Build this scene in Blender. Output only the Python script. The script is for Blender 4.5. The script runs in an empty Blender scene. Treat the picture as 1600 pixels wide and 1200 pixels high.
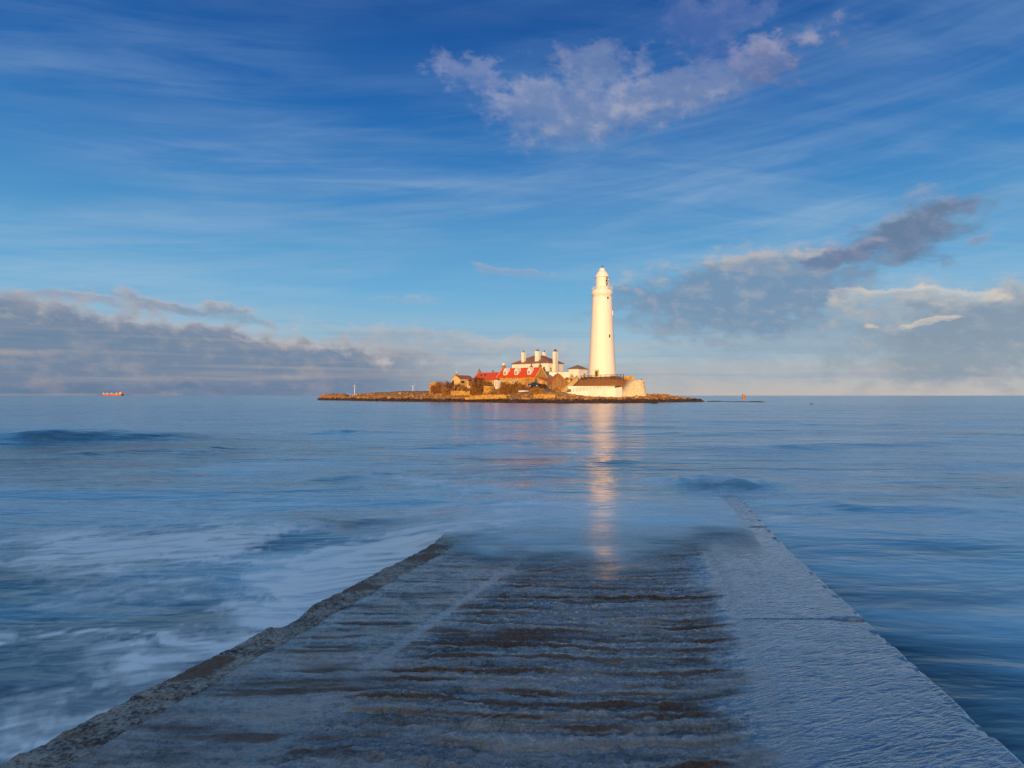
import bpy, math, random
import numpy as np
from mathutils import Vector, Matrix

random.seed(7)
R = math.radians
scene = bpy.context.scene
col = scene.collection

# ------------------------------------------------------------------ camera
CAM_H = 2.0
HOR = 618.0
FPX = 1000.0
cam_data = bpy.data.cameras.new('camera')
cam = bpy.data.objects.new('camera', cam_data)
col.objects.link(cam)
cam.location = (0, 0, CAM_H)
cam.rotation_euler = (R(90), 0, 0)
cam_data.sensor_width = 36
cam_data.lens = 22.5
cam_data.shift_y = 18.0 / 1600.0
cam_data.clip_start = 0.1
cam_data.clip_end = 60000
scene.camera = cam

scene.view_settings.view_transform = 'Standard'
scene.view_settings.look = 'None'
scene.view_settings.exposure = 0.45
scene.view_settings.gamma = 1
scene.view_settings.use_curve_mapping = False

# ------------------------------------------------------------------ sun
SUN_EL, SUN_AZ_OFF = 4.2, 9.0       # low, behind the camera, a little to its left
sd = bpy.data.lights.new('sun', 'SUN')
sd.energy = 3.5
sd.angle = R(0.5)
sd.color = (1.0, 0.565, 0.27)
sun = bpy.data.objects.new('sun', sd)
col.objects.link(sun)
az = R(180 + SUN_AZ_OFF)            # compass-like angle from +Y towards +X
sdir = Vector((math.sin(az) * math.cos(R(SUN_EL)), math.cos(az) * math.cos(R(SUN_EL)), math.sin(R(SUN_EL))))
sun.rotation_euler = (-sdir).to_track_quat('-Z', 'Y').to_euler()
sun.location = (0, -50, 60)

# ------------------------------------------------------------------ node maths helper
class NT:
    def __init__(s, tree):
        s.t = tree
    def node(s, typ, **kw):
        n = s.t.nodes.new(typ)
        for k, v in kw.items():
            setattr(n, k, v)
        return n
    def put(s, sock, v):
        if isinstance(v, E):
            s.t.links.new(v.s, sock)
        elif v is not None:
            sock.default_value = v
    def m(s, op, a, b=None, c=None, clamp=False):
        n = s.node('ShaderNodeMath', operation=op, use_clamp=clamp)
        s.put(n.inputs[0], a)
        if b is not None: s.put(n.inputs[1], b)
        if c is not None: s.put(n.inputs[2], c)
        return E(s, n.outputs[0])
    def sstep(s, v, a, b):
        n = s.node('ShaderNodeMapRange', interpolation_type='SMOOTHSTEP', clamp=True)
        s.put(n.inputs['Value'], v)
        n.inputs['From Min'].default_value = a; n.inputs['From Max'].default_value = b
        n.inputs['To Min'].default_value = 0; n.inputs['To Max'].default_value = 1
        return E(s, n.outputs[0])
    def lin(s, v, a, b, c=0.0, d=1.0):
        n = s.node('ShaderNodeMapRange', clamp=True)
        s.put(n.inputs['Value'], v)
        for k, x in zip(('From Min', 'From Max', 'To Min', 'To Max'), (a, b, c, d)):
            n.inputs[k].default_value = x
        return E(s, n.outputs[0])
    def mix(s, f, a, b):
        n = s.node('ShaderNodeMix', data_type='RGBA')
        s.put(n.inputs[0], f)
        s.put(n.inputs[6], a if isinstance(a, E) else (*a, 1))
        s.put(n.inputs[7], b if isinstance(b, E) else (*b, 1))
        return E(s, n.outputs[2])
    def xyz(s, x, y, z):
        n = s.node('ShaderNodeCombineXYZ')
        for i, v in enumerate((x, y, z)): s.put(n.inputs[i], v)
        return E(s, n.outputs[0])
    def sep(s, v):
        n = s.node('ShaderNodeSeparateXYZ'); s.put(n.inputs[0], v)
        return [E(s, n.outputs[i]) for i in range(3)]
    def noise(s, v, scale=1.0, detail=4, rough=0.5, lac=2.0, dist=0.0):
        n = s.node('ShaderNodeTexNoise')
        s.put(n.inputs['Vector'], v)
        n.inputs['Scale'].default_value = scale; n.inputs['Detail'].default_value = detail
        n.inputs['Roughness'].default_value = rough; n.inputs['Lacunarity'].default_value = lac
        n.inputs['Distortion'].default_value = dist
        return E(s, n.outputs['Fac'])
    def vor(s, v, scale=1.0, feature='F1'):
        n = s.node('ShaderNodeTexVoronoi', feature=feature)
        s.put(n.inputs['Vector'], v); n.inputs['Scale'].default_value = scale
        return E(s, n.outputs['Distance'])
    def scale(s, v, k):
        n = s.node('ShaderNodeVectorMath', operation='MULTIPLY')
        s.put(n.inputs[0], v); n.inputs[1].default_value = k
        return E(s, n.outputs[0])
    def attr(s, name):
        n = s.node('ShaderNodeAttribute', attribute_name=name)
        return E(s, n.outputs['Fac'])
    def ramp(s, v, stops):
        n = s.node('ShaderNodeValToRGB')
        s.put(n.inputs[0], v)
        cr = n.color_ramp
        while len(cr.elements) > 1: cr.elements.remove(cr.elements[0])
        cr.elements[0].position = stops[0][0]; cr.elements[0].color = (*stops[0][1], 1)
        for p, c in stops[1:]:
            e = cr.elements.new(p); e.color = (*c, 1)
        return E(s, n.outputs[0])

class E:
    def __init__(s, nt, sock): s.nt, s.s = nt, sock
    def __add__(a, b): return a.nt.m('ADD', a, b)
    __radd__ = __add__
    def __sub__(a, b): return a.nt.m('SUBTRACT', a, b)
    def __rsub__(a, b): return a.nt.m('SUBTRACT', b, a)
    def __mul__(a, b): return a.nt.m('MULTIPLY', a, b)
    __rmul__ = __mul__
    def __truediv__(a, b): return a.nt.m('DIVIDE', a, b)
    def max(a, b): return a.nt.m('MAXIMUM', a, b)
    def min(a, b): return a.nt.m('MINIMUM', a, b)

def lin(r, g, b):
    f = lambda c: (c / 255 / 12.92) if c <= 10 else ((c / 255 + 0.055) / 1.055) ** 2.4
    return (f(r), f(g), f(b))

# ------------------------------------------------------------------ sky
def build_world():
    w = bpy.data.worlds.new('World'); scene.world = w
    w.use_nodes = True
    nt = NT(w.node_tree); w.node_tree.nodes.clear()
    tc = nt.node('ShaderNodeTexCoord')
    d = E(nt, tc.outputs['Generated'])
    x, y, z = nt.sep(d)
    el = nt.m('ARCSINE', z) * (180 / math.pi)
    azm = nt.m('ARCTAN2', x, y) * (180 / math.pi)
    sky = nt.node('ShaderNodeTexSky', sky_type='NISHITA', sun_disc=False)
    sky.sun_elevation = R(SUN_EL); sky.sun_rotation = az
    # sky colour by height; unseen overhead stops raised to add foreground light
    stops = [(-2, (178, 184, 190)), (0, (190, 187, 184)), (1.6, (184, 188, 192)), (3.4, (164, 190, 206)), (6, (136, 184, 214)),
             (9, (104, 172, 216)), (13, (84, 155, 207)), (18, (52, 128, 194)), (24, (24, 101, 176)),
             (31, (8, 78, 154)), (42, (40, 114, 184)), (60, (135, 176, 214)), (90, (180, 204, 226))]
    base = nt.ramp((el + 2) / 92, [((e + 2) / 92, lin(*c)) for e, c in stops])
    # cloud-sheet coordinates, compressing towards the horizon
    zz = z.max(0.0) + 0.12
    plane = nt.xyz(x / zz, y / zz, 0.0)
    n1 = nt.noise(nt.xyz(azm * 0.20 - el * 0.05, el * 0.34, 0.0), 1.0, 3, 0.55)
    n2 = nt.noise(nt.xyz(azm * 0.38, el * 0.60 + azm * 0.06, 3.3), 1.5, 9, 0.56, 2.1, 0.1)
    nn = (n1 - 0.5) * 0.7 + (n2 - 0.5) * 1.3
    n5 = nt.noise(nt.xyz(azm * 0.16, el * 0.30, 11.0), 1.0, 7, 0.60)
    n6 = nt.noise(nt.xyz(azm * 0.24 + el * 0.1, el * 0.46, 17.0), 1.0, 8, 0.62)
    azw = azm + (n5 - 0.5) * 16.0
    elw = el + (n6 - 0.5) * 6.0
    # veils of high cirrus
    t1 = nt.xyz(azm * 0.028 + el * 0.035, el * 0.30 - azm * 0.035, 1.7)
    c1 = nt.noise(t1, 1.5, 8, 0.6, 2.0, 0.6)
    t2 = nt.xyz(x / zz * 0.55 + y / zz * 0.08, y / zz * 2.2 - x / zz * 0.25, 7.0)
    c2 = nt.noise(t2, 1.9, 8, 0.62, 2.0, 0.4)
    t3 = nt.xyz(azm * 0.02 - el * 0.01, el * 0.075, 9.0)
    c3 = nt.noise(t3, 1.6, 3, 0.5)
    cir = nt.sstep(c1, 0.34, 0.76) * 0.52 + nt.sstep(c2, 0.36, 0.76) * 0.40
    cir = cir * (nt.sstep(c3, 0.32, 0.60) * 0.85 + 0.15) * nt.lin(el, 16, 34, 1.0, 0.32)
    cirl = cir * 0.72
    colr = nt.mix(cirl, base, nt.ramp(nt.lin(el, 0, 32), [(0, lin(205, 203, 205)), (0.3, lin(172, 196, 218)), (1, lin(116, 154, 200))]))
    def AE(px, py):
        u = (px - 800) / FPX; v = (HOR - py) / FPX
        return math.degrees(math.atan(u)), math.degrees(math.atan(v / math.sqrt(1 + u * u)))
    def cloud(prev, px, py, rx, ry, rot, body, lit, op, soft=0.55, rag=1.0, litlo=-0.2, lithi=0.8, litamt=1.0):
        a0, e0 = AE(px, py)
        c2_ = math.cos(R(a0)) ** 2
        kx = 57.3 * c2_ / FPX; ky = 57.3 * math.cos(R(a0)) / FPX
        ca, sa = math.cos(R(rot)), math.sin(R(rot))
        da = (azw - a0) if rx > 40 else (azm - a0) + (n5 - 0.5) * (rx * 0.15); de = (el - e0) + (n6 - 0.5) * min(6.0, 1.6 + ry * 0.085)
        lx = (da * ca + de * sa) * (1 / (rx * kx)); ly = (de * ca - da * sa) * (1 / (ry * ky))
        r = nt.m('SQRT', lx * lx + ly * ly)
        q = (1.18 if rx > 40 else 1.0) - r + nn * rag
        den = nt.sstep(q, 0.0, soft) * op
        litf = (nt.sstep(ly + nn * 1.1, litlo, lithi) * nt.sstep(q, 1.1, 0.15) * litamt + nt.sstep(n2, 0.46, 0.72) * 0.35).min(1.0)
        cc = nt.mix(litf, lin(*body), lin(*lit))
        return nt.mix(den, prev, cc)
    def bank(prev, p0, p1, fade, body, lit, op, rag, soft, litw):
        a0, e0 = AE(*p0); a1, e1 = AE(*p1)
        top = (azm - a0) * ((e1 - e0) / (a1 - a0)) + e0
        q = top - el + nn * rag + (n5 - 0.5) * 4.0 + 0.9
        f0, f1 = AE(fade[0], 500)[0], AE(fade[1], 500)[0]
        den = nt.sstep(q, 0.0, soft) * nt.sstep(azm, f1, f0) * op
        # outside the photographed bearings the bank carries on, then thins out
        litf = (nt.sstep(q + nn * 1.2, litw, 0.1) + nt.sstep(n5 * 0.5 + n2 * 0.5, 0.45, 0.68) * 0.35).min(1.0)
        cc = nt.mix(litf, lin(*body), lin(*lit))
        return nt.mix(den, prev, cc)
    # faint low pinkish bands over the island
    colr = cloud(colr, 700, 545, 240, 30, -4, (150, 165, 185), (206, 192, 188), 0.70, 0.9, 1.1)
    colr = cloud(colr, 820, 590, 420, 30, 0, (150, 166, 182), (180, 184, 190), 0.65, 1.0, 0.6)
    # left bank
    colr = bank(colr, (0, 458), (640, 552), (540, 800), (98, 125, 158), (196, 176, 172), 0.92, 2.2, 1.7, 2.2)
    colr = cloud(colr, 300, 482, 150, 14, -8, (128, 146, 170), (200, 180, 176), 0.75, 0.9, 1.2)
    colr = cloud(colr, 130, 468, 130, 12, -2, (150, 158, 178), (200, 182, 180), 0.7, 0.9, 1.2)
    colr = cloud(colr, 40, 548, 90, 6, -3, (150, 150, 165), (186, 170, 170), 0.5, 0.8, 0.5)
    lay = nt.noise(nt.xyz(azm * 0.035, el * 1.0, 21.0), 1.0, 5, 0.55)
    colr = nt.mix(nt.sstep(lay, 0.46, 0.68) * nt.sstep(el, 8.0, 2.5) * 0.32, colr, lin(196, 184, 178))
    colr = nt.mix(nt.sstep(lay, 0.50, 0.34) * nt.sstep(el, 9.0, 3.0) * 0.30, colr, lin(118, 146, 176))
    colr = cloud(colr, 180, 606, 420, 13, 0, (84, 112, 148), (110, 130, 160), 0.4, 1.0, 0.4)
    # right banks
    colr = cloud(colr, 1260, 520, 340, 75, 3, (140, 164, 186), (170, 184, 196), 0.75, 1.1, 0.6)
    colr = cloud(colr, 1560, 525, 300, 85, 8, (132, 152, 172), (208, 194, 182), 0.85, 0.7, 0.7, litlo=0.3, lithi=1.1)
    colr = cloud(colr, 1165, 462, 250, 72, 3, (112, 143, 176), (190, 184, 186), 0.92, 0.7, 0.8, litlo=0.3, lithi=1.0, litamt=0.8)
    colr = cloud(colr, 1215, 412, 110, 20, -3, (130, 152, 178), (196, 184, 180), 0.75, 0.6, 1.0)
    colr = cloud(colr, 1415, 366, 125, 50, 14, (100, 120, 152), (160, 162, 182), 0.9, 0.8, 0.9, litlo=0.2, lithi=1.1)
    colr = cloud(colr, 1320, 398, 60, 14, 12, (98, 120, 156), (150, 155, 180), 0.8, 0.6, 1.0)
    colr = cloud(colr, 1520, 500, 240, 56, 3, (128, 150, 174), (176, 182, 190), 0.8, 1.0, 0.7)
    colr = cloud(colr, 1430, 463, 120, 16, -4, (168, 176, 186), (236, 218, 198), 0.62, 0.6, 0.9, litlo=-0.6, lithi=0.4)
    colr = cloud(colr, 1440, 503, 70, 5, 4, (190, 186, 184), (232, 214, 192), 0.8, 0.8, 0.5, litlo=-0.8, lithi=0.2)
    colr = cloud(colr, 1320, 475, 26, 30, 40, (150, 165, 182), (200, 192, 190), 0.6, 0.7, 0.8)
    colr = cloud(colr, 1532, 376, 24, 13, 15, (130, 145, 180), (165, 165, 190), 0.7, 0.7, 0.8)
    # lavender group high above the tower
    body, lit_ = (112, 136, 180), (184, 184, 202)
    colr = cloud(colr, 900, 172, 140, 60, 2, body, lit_, 0.80, 1.0, 0.9, litlo=-0.6)
    colr = cloud(colr, 1080, 146, 200, 38, 13, (116, 136, 178), (192, 190, 204), 0.88, 1.3, 0.8, litlo=-0.4)
    colr = cloud(colr, 1195, 102, 80, 34, 6, (96, 116, 166), (156, 156, 186), 0.85, 0.6, 1.0)
    colr = cloud(colr, 935, 105, 100, 34, -6, body, (156, 160, 192), 0.60, 0.9, 1.3, litlo=-0.6)
    colr = cloud(colr, 1100, 45, 80, 60, -30, (74, 104, 172), (128, 140, 186), 0.62, 0.9, 1.2)
    colr = cloud(colr, 740, 120, 72, 24, -14, (96, 126, 182), (158, 164, 196), 0.7, 0.8, 1.2, litlo=-0.8, lithi=0.2)
    colr = cloud(colr, 800, 425, 50, 10, -8, (140, 160, 195), (196, 180, 184), 0.5, 0.8, 1.2)
    colr = cloud(colr, 650, 470, 60, 7, 0, (150, 175, 200), (190, 188, 195), 0.45, 0.8, 1.0)
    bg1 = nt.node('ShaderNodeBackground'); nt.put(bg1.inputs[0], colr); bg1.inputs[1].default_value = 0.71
    # the half of the sky round the low sun is the plain physical sky
    bg2 = nt.node('ShaderNodeBackground'); w.node_tree.links.new(sky.outputs[0], bg2.inputs[0]); bg2.inputs[1].default_value = 0.15
    mixs = nt.node('ShaderNodeMixShader')
    tosun = x * math.sin(az) + y * math.cos(az)
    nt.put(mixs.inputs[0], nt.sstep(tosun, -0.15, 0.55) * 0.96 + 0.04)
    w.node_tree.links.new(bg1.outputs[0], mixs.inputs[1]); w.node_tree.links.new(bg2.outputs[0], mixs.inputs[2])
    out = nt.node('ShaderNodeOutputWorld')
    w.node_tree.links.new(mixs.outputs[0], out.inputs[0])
    w.cycles.sampling_method = 'MANUAL'; w.cycles.sample_map_resolution = 512
build_world()

# ------------------------------------------------------------------ object helpers
def tag(o, label=None, cat=None, group=None, kind=None):
    if label: o['label'] = label
    if cat: o['category'] = cat
    if group: o['group'] = group
    if kind: o['kind'] = kind
    return o

def empty(name, loc, rz, label, cat, group=None):
    o = bpy.data.objects.new(name, None); col.objects.link(o)
    o.empty_display_size = 0.5
    o.location = loc; o.rotation_euler = (0, 0, rz)
    return tag(o, label, cat, group)

class MB:
    def __init__(s): s.v, s.f, s.sm = [], [], []
    def face(s, pts, smooth=False):
        i = len(s.v); s.v += [tuple(p) for p in pts]; s.f.append(tuple(range(i, i + len(pts)))); s.sm.append(smooth)
        return s
    def box(s, x0, x1, y0, y1, z0, z1):
        return s.hexa([(x0, y0), (x1, y0), (x1, y1), (x0, y1)], z0, z1)
    def hexa(s, foot, z0, z1, top=None, tz=None):
        """prism over a footprint; z0/z1 numbers or per-corner lists, optional other top outline"""
        n = len(foot); top = top or foot
        zl = z0 if isinstance(z0, (list, tuple)) else [z0] * n
        zh = z1 if isinstance(z1, (list, tuple)) else [z1] * n
        i = len(s.v)
        s.v += [(p[0], p[1], a) for p, a in zip(foot, zl)] + [(p[0], p[1], a) for p, a in zip(top, zh)]
        s.f.append(tuple(i + k for k in reversed(range(n)))); s.f.append(tuple(i + n + k for k in range(n)))
        for k in range(n):
            s.f.append((i + k, i + (k + 1) % n, i + n + (k + 1) % n, i + n + k))
        s.sm += [False] * (n + 2)
        return s
    def lathe(s, prof, n=32, c=(0, 0, 0), a0=0.0, a1=2 * math.pi, cap=True):
        full = abs(a1 - a0 - 2 * math.pi) < 1e-6
        m = n if full else n + 1
        i = len(s.v)
        for r, z in prof:
            for k in range(m):
                a = a0 + (a1 - a0) * k / n
                s.v.append((c[0] + r * math.cos(a), c[1] + r * math.sin(a), c[2] + z))
        for j in range(len(prof) - 1):
            for k in range(n):
                k2 = (k + 1) % m
                s.f.append((i + j * m + k, i + j * m + k2, i + (j + 1) * m + k2, i + (j + 1) * m + k)); s.sm.append(True)
        if cap and full:
            s.f.append(tuple(i + k for k in reversed(range(m)))); s.sm.append(False)
            s.f.append(tuple(i + (len(prof) - 1) * m + k for k in range(m))); s.sm.append(False)
        return s
    def rod(s, p, q, r0, r1=None, n=6):
        r1 = r0 if r1 is None else r1
        p, q = Vector(p), Vector(q); d = (q - p).normalized()
        a = d.orthogonal().normalized(); b = d.cross(a)
        i = len(s.v)
        for c, r in ((p, r0), (q, r1)):
            for k in range(n):
                t = 2 * math.pi * k / n
                s.v.append(tuple(c + a * (r * math.cos(t)) + b * (r * math.sin(t))))
        for k in range(n):
            s.f.append((i + k, i + (k + 1) % n, i + n + (k + 1) % n, i + n + k)); s.sm.append(n > 4)
        s.f.append(tuple(i + k for k in reversed(range(n)))); s.f.append(tuple(i + n + k for k in range(n))); s.sm += [False, False]
        return s
    def build(s, name, mat, parent=None, loc=(0, 0, 0), rz=0):
        me = bpy.data.meshes.new(name)
        me.from_pydata(s.v, [], s.f)
        me.polygons.foreach_set('use_smooth', s.sm)
        me.materials.append(mat)
        me.update()
        o = bpy.data.objects.new(name, me); col.objects.link(o)
        o.location = loc; o.rotation_euler = (0, 0, rz)
        if parent: o.parent = parent
        return o

def grid_mesh(name, X, Y, Z, mat, attrs=None, wrap=False, parent=None):
    nr, nc = X.shape
    v = np.stack([X, Y, Z], -1).reshape(-1, 3).astype(np.float32)
    idx = np.arange(nr * nc).reshape(nr, nc)
    if wrap:
        nx = np.roll(idx, -1, axis=1)
        a, b, c, d = idx[:-1], nx[:-1], nx[1:], idx[1:]
    else:
        a, b, c, d = idx[:-1, :-1], idx[:-1, 1:], idx[1:, 1:], idx[1:, :-1]
    f = np.stack([a, b, c, d], -1).reshape(-1, 4).astype(np.int32)
    me = bpy.data.meshes.new(name)
    me.vertices.add(len(v)); me.vertices.foreach_set('co', v.ravel())
    me.loops.add(f.size); me.loops.foreach_set('vertex_index', f.ravel())
    me.polygons.add(len(f)); me.polygons.foreach_set('loop_start', np.arange(0, f.size, 4, dtype=np.int32))
    me.polygons.foreach_set('use_smooth', np.ones(len(f), bool))
    me.update(calc_edges=True)
    for k, arr in (attrs or {}).items():
        at = me.attributes.new(k, 'FLOAT', 'POINT'); at.data.foreach_set('value', arr.ravel().astype(np.float32))
    me.materials.append(mat)
    o = bpy.data.objects.new(name, me); col.objects.link(o)
    if parent: o.parent = parent
    return o

def _hash(ix, iy, seed):
    h = (ix.astype(np.int64) * 374761393 + iy.astype(np.int64) * 668265263 + seed * 1442695041) & 0xffffffff
    h = ((h ^ (h >> 13)) * 1274126177) & 0xffffffff
    h = (h ^ (h >> 16)) & 0xffffff
    return h.astype(np.float64) / 0xffffff
def vnoise(x, y, seed=0):
    ix, iy = np.floor(x), np.floor(y)
    fx, fy = x - ix, y - iy
    fx = fx * fx * fx * (fx * (fx * 6 - 15) + 10); fy = fy * fy * fy * (fy * (fy * 6 - 15) + 10)
    a = _hash(ix, iy, seed); b = _hash(ix + 1, iy, seed); c = _hash(ix, iy + 1, seed); d = _hash(ix + 1, iy + 1, seed)
    return (a + (b - a) * fx) * (1 - fy) + (c + (d - c) * fx) * fy
def fbm(x, y, seed=0, oct=4, gain=0.5):
    s = np.zeros(np.broadcast(x, y).shape); a = 1.0; t = 0.0
    for k in range(oct):
        c_, s_ = math.cos(k * 1.1), math.sin(k * 1.1)
        s += a * vnoise((x * c_ - y * s_) * 2 ** k + 17.3 * k, (x * s_ + y * c_) * 2 ** k + 5.1 * k, seed + k); t += a; a *= gain
    return s / t - 0.5
def smooth(v, a, b):
    t = np.clip((v - a) / (b - a), 0, 1); return t * t * (3 - 2 * t)

def at(px, py, Y):
    """point at depth Y seen in the photograph at px, py"""
    return ((px - 800) / FPX * Y, Y, CAM_H + (HOR - py) / FPX * Y)

# ------------------------------------------------------------------ materials
def mat_new(name):
    m = bpy.data.materials.new(name); m.use_nodes = True
    nt = NT(m.node_tree); m.node_tree.nodes.clear()
    bs = nt.node('ShaderNodeBsdfPrincipled'); out = nt.node('ShaderNodeOutputMaterial')
    m.node_tree.links.new(bs.outputs[0], out.inputs[0])
    return m, nt, bs
def bump(nt, bs, h, strength, dist):
    b = nt.node('ShaderNodeBump'); b.inputs['Strength'].default_value = strength; b.inputs['Distance'].default_value = dist
    nt.put(b.inputs['Height'], h); nt.t.links.new(b.outputs[0], bs.inputs['Normal'])
def simple(name, c1, c2, rough=0.8, scale=2.0, bmp=0.3, bd=0.03, metal=0.0, detail=5, stretch=(1, 1, 1), contrast=(0.3, 0.7)):
    m, nt, bs = mat_new(name)
    tc = nt.node('ShaderNodeTexCoord'); v = nt.scale(E(nt, tc.outputs['Object']), stretch)
    n = nt.noise(v, scale, detail, 0.6)
    nt.put(bs.inputs['Base Color'], nt.mix(nt.sstep(n, *contrast), c1, c2))
    bs.inputs['Roughness'].default_value = rough; bs.inputs['Metallic'].default_value = metal
    if bmp: bump(nt, bs, n, bmp, bd)
    return m
def masonry(name, c1, c2, c3, joint, sx, sz, bd=0.05):
    m, nt, bs = mat_new(name)
    tc = nt.node('ShaderNodeTexCoord'); o = E(nt, tc.outputs['Object'])
    x, y, z = nt.sep(o)
    u = x + y
    br = nt.node('ShaderNodeTexBrick'); nt.put(br.inputs['Vector'], nt.xyz(u, z, 0.0))
    br.inputs['Scale'].default_value = 1.0; br.inputs['Brick Width'].default_value = sx; br.inputs['Row Height'].default_value = sz
    br.inputs['Mortar Size'].default_value = 0.02; br.inputs['Color1'].default_value = (*c1, 1); br.inputs['Color2'].default_value = (*c2, 1)
    br.inputs['Mortar'].default_value = (*joint, 1); br.inputs['Bias'].default_value = 0.0
    n = nt.noise(o, 1.3, 5, 0.65)
    nt.put(bs.inputs['Base Color'], nt.mix(nt.sstep(n, 0.45, 0.7), E(nt, br.outputs[0]), c3))
    bs.inputs['Roughness'].default_value = 0.9
    bump(nt, bs, n + E(nt, br.outputs[1]) * -0.4, 0.6, bd)
    return m

M = {}
M['white'] = simple('white_paint', (0.78, 0.77, 0.73), (0.66, 0.65, 0.60), 0.65, 0.35, 0.15, 0.02, stretch=(1, 1, 0.25), contrast=(0.4, 0.75))
M['tower'] = simple('tower_paint', (0.80, 0.79, 0.75), (0.68, 0.665, 0.62), 0.55, 0.30, 0.12, 0.03, stretch=(1.6, 1.6, 0.12), contrast=(0.45, 0.8))
M['yellow_stone'] = masonry('yellow_sandstone', (0.62, 0.39, 0.09), (0.46, 0.27, 0.06), (0.28, 0.16, 0.05), (0.30, 0.19, 0.07), 0.7, 0.3)
M['dark_stone'] = masonry('brown_sandstone', (0.40, 0.23, 0.08), (0.27, 0.15, 0.055), (0.16, 0.09, 0.035), (0.28, 0.18, 0.08), 0.6, 0.28)
M['cream'] = simple('cream_render', (0.68, 0.50, 0.22), (0.54, 0.38, 0.16), 0.85, 0.8, 0.2)
M['whitewashed_rubble'] = masonry('whitewashed_rubble', (0.80, 0.70, 0.45), (0.72, 0.60, 0.36), (0.60, 0.44, 0.22), (0.62, 0.50, 0.30), 1.1, 0.55, 0.08)
M['metal_dark'] = simple('dark_metal', (0.03, 0.03, 0.035), (0.05, 0.04, 0.04), 0.5, 4, 0)
M['timber'] = simple('dark_timber', (0.09, 0.05, 0.03), (0.05, 0.03, 0.02), 0.8, 3, 0.2)
M['pot'] = simple('chimney_pot_clay', (0.16, 0.06, 0.04), (0.08, 0.04, 0.035), 0.8, 4, 0)
M['glass'] = simple('window_glass', (0.02, 0.025, 0.03), (0.03, 0.035, 0.04), 0.12, 2, 0)
M['slate'] = simple('grey_slate', (0.17, 0.17, 0.19), (0.11, 0.11, 0.12), 0.45, 2.5, 0.3)
M['red_paint'] = simple('red_oxide_hull', (0.42, 0.075, 0.035), (0.3, 0.05, 0.03), 0.6, 0.02, 0)
M['navy'] = simple('dark_hull', (0.03, 0.03, 0.04), (0.04, 0.04, 0.05), 0.6, 0.02, 0)
M['orange'] = simple('orange_paint', (0.60, 0.27, 0.045), (0.45, 0.18, 0.03), 0.6, 0.8, 0)
M['door_green'] = simple('dark_green_paint', (0.035, 0.055, 0.035), (0.02, 0.035, 0.025), 0.5, 3, 0)
M['car_blue'] = simple('dark_blue_car_paint', (0.015, 0.025, 0.075), (0.02, 0.03, 0.09), 0.2, 1, 0)
M['rubber'] = simple('rubber', (0.02, 0.02, 0.02), (0.03, 0.03, 0.03), 0.8, 3, 0)
M['pale_hull'] = simple('pale_boat_paint', (0.62, 0.62, 0.62), (0.5, 0.5, 0.52), 0.4, 1, 0)
M['bark'] = simple('bark', (0.10, 0.06, 0.035), (0.06, 0.04, 0.025), 0.9, 5, 0.2)

def roof_mat(name, c1, c2, period, rough=0.75):
    m, nt, bs = mat_new(name)
    tc = nt.node('ShaderNodeTexCoord'); o = E(nt, tc.outputs['Object'])
    x, y, z = nt.sep(o)
    wv = nt.m('SINE', x * (2 * math.pi / period))
    rows = nt.m('FRACT', z * (1 / 0.25))
    n = nt.noise(o, 1.4, 5, 0.65); n2 = nt.noise(nt.scale(o, (4, 4, 9)), 1.0, 2, 0.5)
    nt.put(bs.inputs['Base Color'], nt.mix(nt.sstep(n * 0.6 + n2 * 0.4, 0.36, 0.66), c1, c2))
    bs.inputs['Roughness'].default_value = rough
    bump(nt, bs, wv * 0.5 + rows * 0.5, 0.5, 0.05)
    return m
M['red_tile'] = roof_mat('red_pantiles', (0.66, 0.085, 0.015), (0.48, 0.05, 0.012), 0.3)
M['orange_tile'] = roof_mat('orange_pantiles', (0.60, 0.15, 0.03), (0.44, 0.10, 0.025), 0.3)
M['pink_tile'] = roof_mat('weathered_pantiles', (0.36, 0.12, 0.07), (0.28, 0.10, 0.07), 0.3)
M['brown_slate'] = roof_mat('brown_slates', (0.27, 0.155, 0.085), (0.19, 0.11, 0.065), 0.35, 0.55)

# island ground: dark weed by the tide line, ochre rock above, dry grass on the top
def island_mat():
    m, nt, bs = mat_new('island_ground')
    g = nt.node('ShaderNodeNewGeometry'); pos = E(nt, g.outputs['Position'])
    x, y, z = nt.sep(pos)
    n = nt.noise(pos, 0.35, 8, 0.7); n2 = nt.noise(pos, 2.2, 6, 0.7); n3 = nt.vor(nt.scale(pos, (1, 1, 2.5)), 0.9)
    rock = nt.mix(nt.sstep(n2, 0.35, 0.62), (0.12, 0.05, 0.015), (0.62, 0.30, 0.07))
    rock = nt.mix(nt.sstep(n, 0.50, 0.70), rock, (0.58, 0.37, 0.14))
    weed = nt.mix(nt.sstep(n2, 0.4, 0.7), (0.018, 0.011, 0.007), (0.13, 0.062, 0.018))
    c = nt.mix(nt.sstep(z + (n - 0.5) * 2.2 + (n2 - 0.5) * 0.8, 0.85, 1.25), weed, rock)
    grass = nt.mix(nt.sstep(n2, 0.35, 0.65), (0.44, 0.15, 0.03), (0.25, 0.13, 0.03))
    c = nt.mix(nt.sstep(z + (n - 0.5) * 1.6, 3.0, 3.9), c, grass)
    path = nt.attr('path')
    c = nt.mix(nt.sstep(path + (n2 - 0.5) * 0.3, 0.35, 0.6), c, nt.mix(n, (0.17, 0.115, 0.085), (0.26, 0.18, 0.13)))
    nt.put(bs.inputs['Base Color'], c)
    bs.inputs['Roughness'].default_value = 0.85
    bump(nt, bs, n2 * 0.6 + n3 * 0.5, 0.9, 0.4)
    return m
M['island'] = island_mat()

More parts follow.
